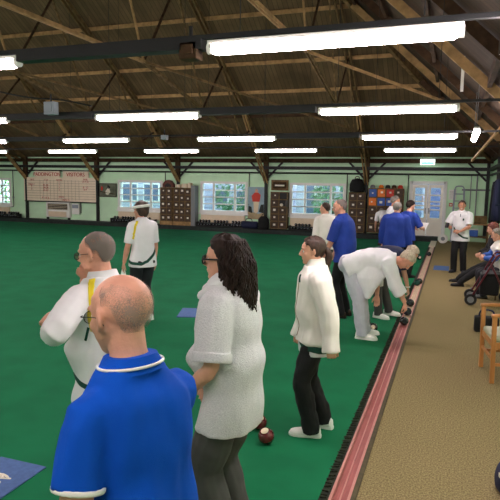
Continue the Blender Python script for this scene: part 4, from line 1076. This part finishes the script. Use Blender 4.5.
def sst(a, b, x): t = max(0, min(1, (x - a) / (b - a))); return t * t * (3 - 2 * t)
def add_hair(I, kind, mt, thick=.014, seed=1):
    """hair shell over the cranium: thickness sinks into the head where no hair grows"""
    s = I['s']; rings = []
    def line(az):
        a = abs(az)
        if kind == 'short': return 38 - 30 * sst(35, 62, a) - 28 * sst(74, 92, a) - 38 * sst(98, 135, a)
        if kind == 'bald': return 200 - 200 * sst(60, 90, a) - 58 * sst(98, 135, a)
        if kind == 'receding': return 66 - 62 * sst(40, 78, a) - 26 * sst(80, 100, a) - 44 * sst(100, 140, a)
        if kind in ('bob', 'long', 'tied'): return 34 - 24 * sst(25, 60, a) - 62 * sst(58, 100, a) - 10 * sst(125, 180, a)
    def top(az):
        a = abs(az)
        if kind == 'bald': return 48 - 16 * sst(120, 180, a)
        return 200
    nu, nv = 64, 30; gr_ = []
    for i in range(nv + 1):
        el = -78 + 167.8 * i / nv; rr = []
        for k in range(nu):
            az = -180 + 360 * k / nu; n_ = noise.noise(Vector((az * .06, el * .06, seed)))
            m_ = sst(-5, 7, el - line(az) + n_ * 9) * sst(-4, 8, top(az) - el + n_ * 10)
            d = Vector((math.sin(R(az)) * math.cos(R(el)), math.cos(R(az)) * math.cos(R(el)), math.sin(R(el))))
            t = thick * (.8 + .5 * noise.noise(Vector((az * .035, el * .045, seed + 3))) + .25 * noise.noise(Vector((az * .15, el * .05, seed + 9))))
            if kind in ('bob',) and abs(az) > 60: t += .012
            r = Vector((.076, .098, .083 + (.062 if kind == 'bob' else .016) * min(1, max(0, -el / 30)))); p = Vector((d.x * r.x, d.y * r.y, d.z * r.z))
            p = p * (.86 + .14 * m_) + d * (t + .0015) * m_
            rr.append(I['hl'](p.x, p.y - .012, p.z + .032)); gr_.append(sst(-8, 26, el - line(az) + n_ * 9) * sst(-6, 34, top(az) - el + n_ * 12))
        rings.append(rr)
    mb = MB().ring_faces(rings)
    if kind in ('short', 'bob', 'tied') and thick > .008:
        rnd = random.Random(seed)
        for k in range(90):
            az = rnd.uniform(-180, 180); el = rnd.uniform(max(line(az) + 6, -40), 85); P = []
            for j in range(5):
                e2 = el - j * 7; d = Vector((math.sin(R(az + j * rnd.uniform(-3, 3))) * math.cos(R(e2)), math.cos(R(az)) * math.cos(R(e2)), math.sin(R(e2))))
                q = Vector((d.x * .076, d.y * .098, d.z * .083)) + d * (thick * (1.0 - .12 * j) )
                P.append(I['hl'](q.x, q.y - .012, q.z + .032))
            if e2 > line(az) - 8: mb.tube(P, [.0015, .003, .003, .0022, .001], 5)
    return_o = mb.build('hair', MT[mt], I['root'], smooth=True)
    I['hair'] = return_o
    if 'stub' in mt:
        at = return_o.data.attributes.new('growth', 'FLOAT', 'POINT')
        for i, v in enumerate(gr_): at.data[i].value = v
    return return_o

def glasses(I, mt='black', rim=.0018, w=.026, hh=.019, x=.031, gy=.104):
    hl = I['hl']; s = I['s']; mb = MB()
    for q in (-1, 1):
        P = [hl(q * x + w * math.cos(a), gy, -.004 + hh * math.sin(a)) for a in [2 * math.pi * k / 20 for k in range(21)]]
        mb.tube(P, rim * s, 6)
        mb.tube([hl(q * (x + w), .103, .004), hl(q * .074, .085, .004), hl(q * .086, .01, .006), hl(q * .086, -.012, .000), hl(q * .082, -.022, -.018)], rim * s, 6, sub=2)
    mb.tube([hl(-.008, .106, 0), hl(0, .109, .003), hl(.008, .106, 0)], rim * s, 6)
    g = mb.build('glasses', MT[mt], I['root'], smooth=True)
    for q in (-1, 1):
        MB().poly([hl(q * x + w * .95 * math.cos(a), gy, -.004 + hh * .95 * math.sin(a)) for a in [2 * math.pi * k / 20 for k in range(20)]], (I['Hm'] @ Vector((0, .001, 0)))).build('lens', MT['lens'], g)
    return g

def cuff(I, which, t, mt, r=.064, w=.02, name='sleeve_band'):
    S_, E2, W2 = (I['S' + which], I['E' + which], I['W' + which])
    p = S_.lerp(E2, t) if t <= 1 else E2.lerp(W2, t - 1); d = (E2 - S_).normalized() if t <= 1 else (W2 - E2).normalized()
    MB().tube([p - d * w / 2, p - d * w * .3, p + d * w * .3, p + d * w / 2], [r * .97, r, r, r * .97], 20).build(name, MT[mt], I['root'], smooth=True)
def strip(I, name, pts, w, mt, src='shirt', off=.003):
    return ribbon(name, I[src], [Vector(p) * I['s'] for p in pts], w, MT[mt], I['root'], off)
exec_people = True

# 1 bald man in a royal blue polo, nearest
A = person('bald man in royal blue polo shirt and glasses standing nearest, back turned', (-.885, 1.37), 70, 1.745, 'head', head=(4, 8, 0), lean=(1, 7), legL=((-.10, .08, .085), 8), legR=((.10, .08, .085), -8), sh=.88, drop=.022, belly=.4, neck=1.1, skin='skinred', top='polo_blue', hem=.14, sleeve=.60, loose=.014, fold=.016,
           armL=((-.22, .0, .85), (-1, -.5, -.1)), armR=((.16, .34, .92), (.6, -.6, -.4)), tr='trdark', shoes='black', hair=('bald', 'stub', .0022, 3), vox=.0075, eyes=True, collar=('polo_blue', .030, .076))
glasses(A, 'darkmetal', .0014, .023, .018, .031, .099)
cuff(A, 'L', .60, 'white', .071, .014); cuff(A, 'R', .60, 'white', .068, .014)
MB().tube([A['Sh'] + A['u2'] * .074 * A['s'] + (A['X2'] * .095 * math.cos(a) + A['f2'] * .090 * math.sin(a) - A['f2'] * .004) * A['s'] for a in [2 * math.pi * k / 32 for k in range(33)]], .0045, 8).build('collar_stripe', MT['white'], A['root'], smooth=True)

# 2 grey haired man in white polo, hand on chin
B = person('grey haired man in white polo with yellow stripe, hand raised to his chin', (-1.83, 2.60), 74, 1.735, 'head', head=(22, 8, 0), lean=(0, 8), belly=1.3, sh=.98, neck=1.05, hip=1.02, skin='skinred', top='whitecloth', hem=.10, sleeve=1.28, loose=.028, fold=.010, slw=.98,
           armL=((-.25, .11, 1.29), (-1, -.6, -.4)), armR=((-.03, .165, 1.475), (.3, .7, -1)), handR=((-.1, -.25, .6), (.3, .9, .2)), handL=((-.05, 1, .05), (-.6, 0, .8)), hc=(.8, 1.4), tr='trdark', shoes='white', hair=('receding', 'stubthick', .004, 5), vox=.0085, eyes=True, collar=('whitecloth', .04, .076))
glasses(B, 'black', .002)
strip(B, 'shoulder_stripe', [(-.09, .01, 1.49), (-.13, -.01, 1.44), (-.165, -.04, 1.36), (-.18, -.07, 1.24)], (.036, .02), 'stripe_yellow')
strip(B, 'shoulder_piping', [(-.175, -.04, 1.26), (-.185, -.02, 1.19)], .014, 'stripe_green')
strip(B, 'hem_band', [(-.21, .10, .98), (-.20, -.02, .95), (-.14, -.14, .93), (0, -.18, .935), (.14, -.14, .96), (.21, 0, 1.0)], .026, 'stripe_green', off=.004)
strip(B, 'patterned_tail', [(-.17, -.09, .90), (-.09, -.16, .875), (.02, -.18, .875), (.12, -.15, .89)], (.04, .07), 'pattern', off=.004)
MB().tube([Vector(p) * B['s'] for p in [(-.02 + .045 * math.cos(a), -.175, 1.17 + .05 * math.sin(a)) for a in [2 * math.pi * k / 20 for k in range(21)]]], .001, 4)
strip(B, 'back_emblem', [(.035 + .03 * math.cos(a), -.2, 1.15 + .036 * math.sin(a)) for a in [2 * math.pi * k / 10 for k in range(11)]], .004, 'gridline', off=.002)
strip(B, 'back_emblem', [(.01, -.2, 1.15), (.06, -.2, 1.15)], .004, 'gridline', off=.002)
strip(B, 'neck_label', [(.03, -.14, 1.435), (.07, -.14, 1.43)], .012, 'hairred', off=.002)

# 3 woman in grey knit sweater
def cowl(mb, q):
    pass
C_ = person('dark haired woman in pale grey knit sweater and black glasses', (-1.11, 2.70), 86, 1.735, 'head', head=(12, 0, 0), lean=(0, 5), sh=.96, hip=1.05, belly=1.4, bust=1.3, skin='skin', top='knit', hem=.19, hems=-.02, sleeve=.86, loose=.028, slw=1.22, fold=.009,
            armL=((-.22, .17, .94), (-.5, -1, 0)), armR=((.20, .24, .86), (.5, -1, 0)), tr='trgrey', trl=1.3, shoes='black', hair=('long', 'hairdark', .022, 2), vox=.008, eyes=True)
glasses(C_, 'black', .005, .028, .021)
cuff(C_, 'L', .85, 'knit', .100, .05, 'ribbed_cuff'); cuff(C_, 'R', .85, 'knit', .100, .05, 'ribbed_cuff')
hl = C_['hl']; mb = MB(); rnd = random.Random(4)
rings = []
for zz, cy, rx, ry in ((.06, -.035, .094, .092), (.0, -.045, .100, .086), (-.06, -.05, .108, .080), (-.12, -.058, .112, .076), (-.18, -.066, .110, .068), (-.235, -.075, .095, .055), (-.265, -.08, .07, .035)):
    rings.append([hl((rx + .007 * noise.noise(Vector((k * .45, zz * 20, 1)))) * math.cos(2 * math.pi * k / 40), cy + (ry + .009 * noise.noise(Vector((k * .45, zz * 20, 7)))) * math.sin(2 * math.pi * k / 40), zz) for k in range(40)])
mb.ring_faces(rings)
for k in range(240):
    a = rnd.uniform(-2.2, 2.2); P = []; ph = rnd.uniform(0, 6); z1 = rnd.uniform(-.20, -.29); am = rnd.uniform(.006, .013); fr = rnd.uniform(17, 24)
    for j in range(22):
        t = j / 21; zz = .105 + (z1 - .105) * t
        R_ = .06 + .042 * min(1, t * 2.6) + .010 * math.sin(t * 3.1); R_ += am * math.sin(t * fr + ph)
        aa = a + .11 * math.sin(t * fr * .9 + ph * 2)
        P.append(hl(R_ * 1.06 * math.sin(aa), -.045 - .03 * t - R_ * .92 * math.cos(aa), zz))
    mb.tube(P, [.003] + [.0048] * 19 + [.003, .001], 5)
mb.build('long_curls', MT['hairdark'], C_['hair'], smooth=True)
MB().ellips(hl(-.086, -.018, .035), (.005, .012, .009), C_['Hm'], 10, 6).build('hair_clip', MT['white'], C_['root'], smooth=True)
# scarf like cowl at the front of the neck
mb = MB()
for k, (rr, dz, df) in enumerate(((.085, .055, .02), (.105, .03, .03), (.125, .0, .04))):
    P = []
    for j in range(25):
        a = math.pi * (-.25 + 1.5 * j / 24); P.append((C_['Sh'] + C_['u2'] * (.06 + dz - .05 * max(0, math.sin(a))) + C_['X2'] * rr * math.cos(a) + C_['f2'] * (df + rr * .85 * math.sin(a))))
    mb.tube(P, [.016] + [.026] * 23 + [.016], 10)
mb.build('cowl_scarf', MT['whitecloth'], C_['root'], smooth=True)

# 4 woman with visor
D = person('woman in white sun visor and white polo standing farther out on the green', (-4.17, 7.05), 58, 1.715, head=(30, 4, 0), lean=(-2, 4), hip=1.06, bust=.6, sh=.96, skin='skinred', top='whitecloth', hem=.12, sleeve=.88, loose=.018, slw=1.0, fold=.006, legL=((-.06, .02, .085), 20), legR=((.10, .0, .085), 0),
           armL=((-.27, .10, .80), (-.5, -1, 0)), armR=((.25, .10, .82), (.5, -1, 0)), tr='trdark', trl=1.08, shoes='white', hair=('bob', 'hairbrown', .016, 6), vox=.010, eyes=True, collar=('whitecloth', .03, .068))
hl = D['hl']
P = [(.103 * math.sin(R(a)), -.014 + .125 * math.cos(R(a)), .052 - .012 * math.cos(R(a))) for a in range(-180, 181, 12)]
vz = MB(); rings = []
for dz, g in ((-.02, .002), (.02, .002), (.02, .006), (-.02, .006)): rings.append([hl(p[0] * (1 + g * 10), p[1] * (1 + g * 8), p[2] + dz) for p in P[:-1]])
rings.append(rings[0]); vz.ring_faces(rings, cap=False); vo = vz.build('sun_visor', MT['white'], D['root'], smooth=True)
mb = MB()
pts = [hl(.088 * math.sin(R(a)), -.014 + .11 * math.cos(R(a)), .036) for a in range(-75, 76, 10)] + [hl(.085 * math.sin(R(a)), .06 + .125 * math.cos(R(a)), .012) for a in range(80, -81, -10)]
mb.poly(pts, (0, 0, .004)); mb.build('peak', MT['white'], vo)
strip(D, 'shoulder_stripe', [(-.10, -.03, 1.47), (-.15, -.06, 1.40), (-.175, -.07, 1.31), (-.18, -.06, 1.22)], .034, 'stripe_yellow')
strip(D, 'hem_band', [(.19, -.06, 1.09), (.12, -.14, .99), (.0, -.18, .90), (-.10, -.15, .86), (-.19, -.05, .87), (-.21, .08, .90)], .04, 'stripe_green', off=.004)
cl = tag(MB().loftx([(Vector((0, 0, z)), Vector((1, 0, 0)), Vector((0, 1, 0)), a, b) for z, a, b in ((0, .02, .012), (-.05, .035, .02), (-.12, .045, .02), (-.16, .04, .012))], 20).build('cloth', MT['white'], smooth=True), 'white cloth hanging from the hand of the woman in the visor', 'cloth')
cl.location = D['root'].matrix_basis @ (D['WL'] + Vector((0, .03, -.10)))

# 5 woman in cream jacket and black trousers
F = person('woman with ponytail in cream zip jacket, black trousers and white shoes', (-.97, 4.34), 114, 1.60, head=(-8, 4, 0), lean=(0, 3), pel=(0, .02, .93), hip=1.0, sh=1.0, bust=.5, belly=.5, skin='skin', top='creamcloth', hem=.09, sleeve=2.25, loose=.036, slw=1.12, fold=.016,
           armL=((-.29, -.06, .85), (-.5, -1, 0)), armR=((.22, .12, .86), (.4, -1, 0)), hc=(1.6, 1.6), legL=((-.10, .05, .085), -16), legR=((.08, -.10, .085), -30), tr='trblack', trl=1.12, shoes='white', hair=('tied', 'hairbrown', .014, 8), vox=.0085, eyes=True, collar=('creamcloth', .065, .078))
hl = F['hl']
MB().tube([hl(0, -.10, .02), hl(0, -.128, -.01), hl(.0, -.14, -.06), hl(.0, -.13, -.12), hl(0, -.125, -.16)], [.016, .026, .028, .02, .006], 12, sub=3).build('ponytail', MT['hairbrown'], F['hair'], smooth=True)
MB().tube([hl(0, -.106, .012), hl(0, -.116, .004)], .021, 12).build('hair_tie', MT['black'], F['hair'])
strip(F, 'zip', [(0, .18, 1.42), (0, .20, 1.25), (0, .20, 1.05), (0, .18, .88)], .010, 'gridline')
mb = MB(); s_ = F['s']; P_ = F['P']
mb.loftx([(P_ - F['u1'] * .19 * s_, F['X2'], F['f1'], .178, .128), (P_ - F['u1'] * .13 * s_, F['X2'], F['f1'], .184, .132), (P_ - F['u1'] * .04 * s_, F['X2'], F['f1'], .18, .13)], 28)
us = mb.build('shirt_tail', MT['whitecloth'], F['root'], smooth=True); F['tail'] = us
strip(F, 'shirt_band', [(-.02, .20, .86), (-.12, .15, .83), (-.20, .02, .80), (-.16, -.10, .80)], .05, 'stripe_green', src='tail', off=.004)
strip(F, 'neck_lining', [(-.005, .12, 1.40), (-.01, .14, 1.36)], .03, 'stripe_green', off=.006)

# 6 person in white bending over the ditch
def drape(mb, q):
    mb.ring_faces([[Vector((cx + rx * math.cos(a), cy + ry * math.sin(a), z)) for a in [2 * math.pi * k / 24 for k in range(24)]] for z, cx, cy, rx, ry in ((.95, .03, .06, .15, .25), (.80, .10, .06, .12, .19), (.68, .15, .06, .07, .11), (.54, .17, .05, .03, .03))])
    P, X, f1, u1 = q['P'], q['X'], q['f1'], q['u1']
    mb.tube([P + u1 * .22 + Vector((.05, 0, -.06)), P + u1 * .18 + Vector((.09, .02, -.20)), P + u1 * .14 + Vector((.12, .0, -.33))], [.11, .085, .02], 12, sub=3)
G = person('person in white jacket and white trousers bending to reach into the ditch', (-1.05, 7.42), -84, 1.80, lean=(66, 90), pel=(0, -.18, .92), head=(-12, 68, 0), sh=1.0, hip=1.10, belly=.2, skin='skinred', top='whitecloth', hem=.06, sleeve=1.55, loose=.034, slw=1.12, fold=.014, extra=drape, headfwd=.0, twist=-10,
           armR=((.12, .58, .34), (.5, -.6, .1)), armL=((-.20, .16, .52), (-.5, -.4, 0)), handR=((0.02, .18, -1), (.4, .9, .2)), hc=(.5, 1.1), legL=((-.11, .02, .085), 6), legR=((.11, .0, .085), -8), tr='trwhite', trl=1.22, shoes='white', hair=('short', 'hairblond', .009, 11), vox=.009, eyes=True)

# 7 second bending man in navy, behind
G2 = person('grey haired man in navy polo bending over the ditch behind the person in white', (-.98, 8.70), -104, 1.68, lean=(60, 88), pel=(0, -.2, .90), head=(-10, 55, 0), skin='skin', top='navy', hem=.06, sleeve=.9, loose=.022, headfwd=0,
            armL=((-.16, .42, .33), (-.6, -.6, 0)), armR=((.12, .44, .34), (.6, -.6, 0)), handR=((0, .2, -1), (.4, .9, .2)), handL=((0, .2, -1), (-.4, .9, .2)), hc=(1.0, 1.0), legL=((-.10, .12, .085), 5), legR=((.12, .02, .085), -8), tr='trgrey', shoes='white', hair=('short', 'hairblond', .014, 12), vox=.010)
mb = MB().tube([G2['WL'] + Vector((.03 * math.cos(a), .03 * math.sin(a), .01)) for a in [2 * math.pi * k / 16 for k in range(17)]], .007, 8); mb.build('wristwatch', MT['white'], G2['root'], smooth=True)

# 8 tall man in royal blue
G3 = person('tall balding man in royal blue polo in side view beyond the bending pair', (-1.50, 8.45), 76, 1.80, head=(18, 10, 0), lean=(2, 10), belly=.7, sh=1.04, skin='skinred', top='jacket_blue', hem=.10, sleeve=.95, loose=.03, fold=.007,
            armL=((-.20, .27, .88), (-.4, -1, 0)), armR=((.22, .26, .92), (.4, -1, 0)), tr='trblack', shoes='hairbrown', hair=('receding', 'stubthick', .004, 14), vox=.009, eyes=True, collar=('jacket_blue', .035, .072))

# 9 man in white far on the green
person('man in white shirt and grey trousers standing alone far across the green', (-2.25, 10.5), 40, 1.665, head=(38, 5, 0), lean=(-2, 4), belly=.5, skin='skinred', top='creamcloth', hem=.10, sleeve=1.9, loose=.03, armL=((-.26, .04, .80), (-.4, -1, 0)), tr='trgrey', shoes='black', hair=('receding', 'hairbrown', .008, 15), vox=.012, collar=('creamcloth', .03, .07))
# 10 blue jacket from behind
person('grey haired man in blue jacket seen from behind by the coloured lockers', (-1.07, 11.5), -6, 1.68, head=(-10, 14, 0), lean=(2, 10), belly=.6, sh=1.1, hip=1.08, skin='skin', top='jacket_blue', hem=.10, sleeve=1.95, loose=.045, slw=1.15, fold=.010, armL=((-.28, .08, .82), (-.6, -1, 0)), armR=((.28, .08, .82), (.6, -1, 0)), tr='trdark', shoes='black', hair=('short', 'hairgrey', .016, 16), vox=.011, collar=('jacket_blue', .03, .08))
# 11 person in blue with a paper
J = person('dark haired person in blue top holding a white paper near the double door', (-.93, 12.7), -38, 1.69, head=(-6, 12, 0), lean=(2, 6), skin='skin', top='jacket_blue', hem=.08, sleeve=.95, loose=.03, armL=((-.10, .34, 1.12), (-.6, -1, 0)), armR=((.16, .36, 1.12), (.6, -1, 0)), tr='trblack', shoes='black', hair=('short', 'hairdark', .016, 17), vox=.012)
pa = empty('score_card', J['root'].matrix_basis @ Vector((.06, .44, 1.12)), -38, 'white score card held by the person in blue by the door', 'paper')
MB().box(-.12, -.01, -.09, .12, .0, .09, Euler((R(-35), 0, 0)).to_matrix().to_4x4()).build('sheet', MT['white'], pa)
# 12 man facing right behind the blue jacket
person('grey haired man in white shirt half hidden behind the blue jacket', (-1.36, 13.4), -70, 1.77, head=(-5, 8, 0), lean=(2, 8), skin='skintan', top='whitecloth', hem=.1, sleeve=.9, loose=.025, tr='trgrey', shoes='black', hair=('short', 'hairgrey', .012, 18), vox=.012)
# 13 bent figure at the lockers
person('person in white bending down in front of the coloured lockers', (-2.15, 19.2), 20, 1.70, lean=(55, 80), pel=(0, -.2, .90), head=(0, 60, 0), belly=.5, hip=1.1, skin='skin', top='whitecloth', hem=.05, sleeve=.9, loose=.03, armL=((-.2, .5, .5), (-.5, -.5, 0)), armR=((.2, .5, .5), (.5, -.5, 0)), tr='hairred', shoes='black', hair=('short', 'hairgrey', .012, 19), vox=.013, headfwd=0)
# 14 smiling man on the walkway
K = person('smiling man in white polo with green band standing on the walkway', (.19, 14.0), 168, 1.685, head=(10, 6, 0), lean=(0, 4), belly=.5, skin='skintan', top='whitecloth', hem=.16, sleeve=.86, loose=.03, slw=1.12, armR=((.22, .30, 1.13), (.6, -1, -.2)), armL=((-.04, .27, 1.02), (-1, -.4, -.2)), hc=(.7, 1.0), handL=((1, .25, .05), (0, .9, .3)), tr='trblack', trl=1.1, shoes='trdark', legL=((-.11, 0, .085), 14), legR=((.11, .04, .085), -14), hair=('short', 'hairbrown', .014, 20), vox=.010, eyes=True, collar=('whitecloth', .03, .072))
strip(K, 'hem_band', [(.14, .16, 1.10), (.08, .17, 1.0), (0, .17, .93), (-.10, .16, .87), (-.18, .08, .85)], .035, 'stripe_green', off=.004)
strip(K, 'chest_badge', [(-.06, .17, 1.30), (-.10, .17, 1.30)], .05, 'stripe_green', off=.003)
strip(K, 'neck_placket', [(0, .16, 1.44), (0, .17, 1.36)], .014, 'navy', off=.003)
mb = MB().tube([K['hl'](-.022, .092, -.058), K['hl'](0, .098, -.066), K['hl'](.022, .092, -.058)], [.003, .006, .003], 8, sub=3); mb.build('smile', MT['white'], K['root'], smooth=True)
ph = tag(MB().box(-.04, -.008, -.075, .04, .008, .075).build('phone', MT['black'], bevel=.004), 'black phone held by the smiling man on the walkway', 'phone'); ph.location = K['root'].matrix_basis @ (K['WR'] + Vector((0.02, .08, .03))); ph.rotation_euler = (R(50), 0, R(168))
# 15, 16 seated ladies
Q = person('seated lady with dark red hair and black clothes at the right wall', (.86, 12.1), 92, 1.62, pel=(0, .0, .585), lean=(4, 10), head=(0, 12, 0), hip=1.08, belly=.6, bust=.6, skin='skin', top='trblack', hem=.05, sleeve=1.9, loose=.03, armL=((-.10, .32, .72), (-.8, -.6, 0)), armR=((.10, .34, .72), (.8, -.6, 0)), hc=(.8, .8), legL=((-.10, .72, .09), 4), legR=((.12, .84, .09), -6), tr='trblack', shoes='black', hair=('bob', 'hairred', .026, 21), vox=.011, eyes=True)
U = person('seated lady with short fair grey hair in cream gilet over a blue blouse', (.90, 11.0), 96, 1.58, pel=(0, .0, .595), lean=(4, 14), head=(-2, 14, 0), hip=1.1, belly=.8, bust=.6, skin='skin', top='creamcloth', hem=.08, sleeve=.5, loose=.035, slw=1.15, armL=((-.12, .38, .82), (-.8, -.6, 0)), armR=((.12, .36, .84), (.8, -.6, 0)), hc=(.9, .9), legL=((-.10, .36, .09), 4), legR=((.12, .40, .09), -6), tr='trdark', shoes='grey', hair=('short', 'hairgrey', .02, 22), vox=.010, eyes=True, collar=('creamcloth', .03, .07))
for q in ('L', 'R'):
    MB().tube([U['S' + q].lerp(U['E' + q], .3), U['E' + q], U['E' + q].lerp(U['W' + q], .4), U['E' + q].lerp(U['W' + q], .92)], [.062, .058, .052, .044], 14, sub=3).build('blouse_sleeve', MT['blue'], U['root'], smooth=True)
bpy.data.meshes.remove(bproto.data) if bproto.data.users <= 1 and False else None
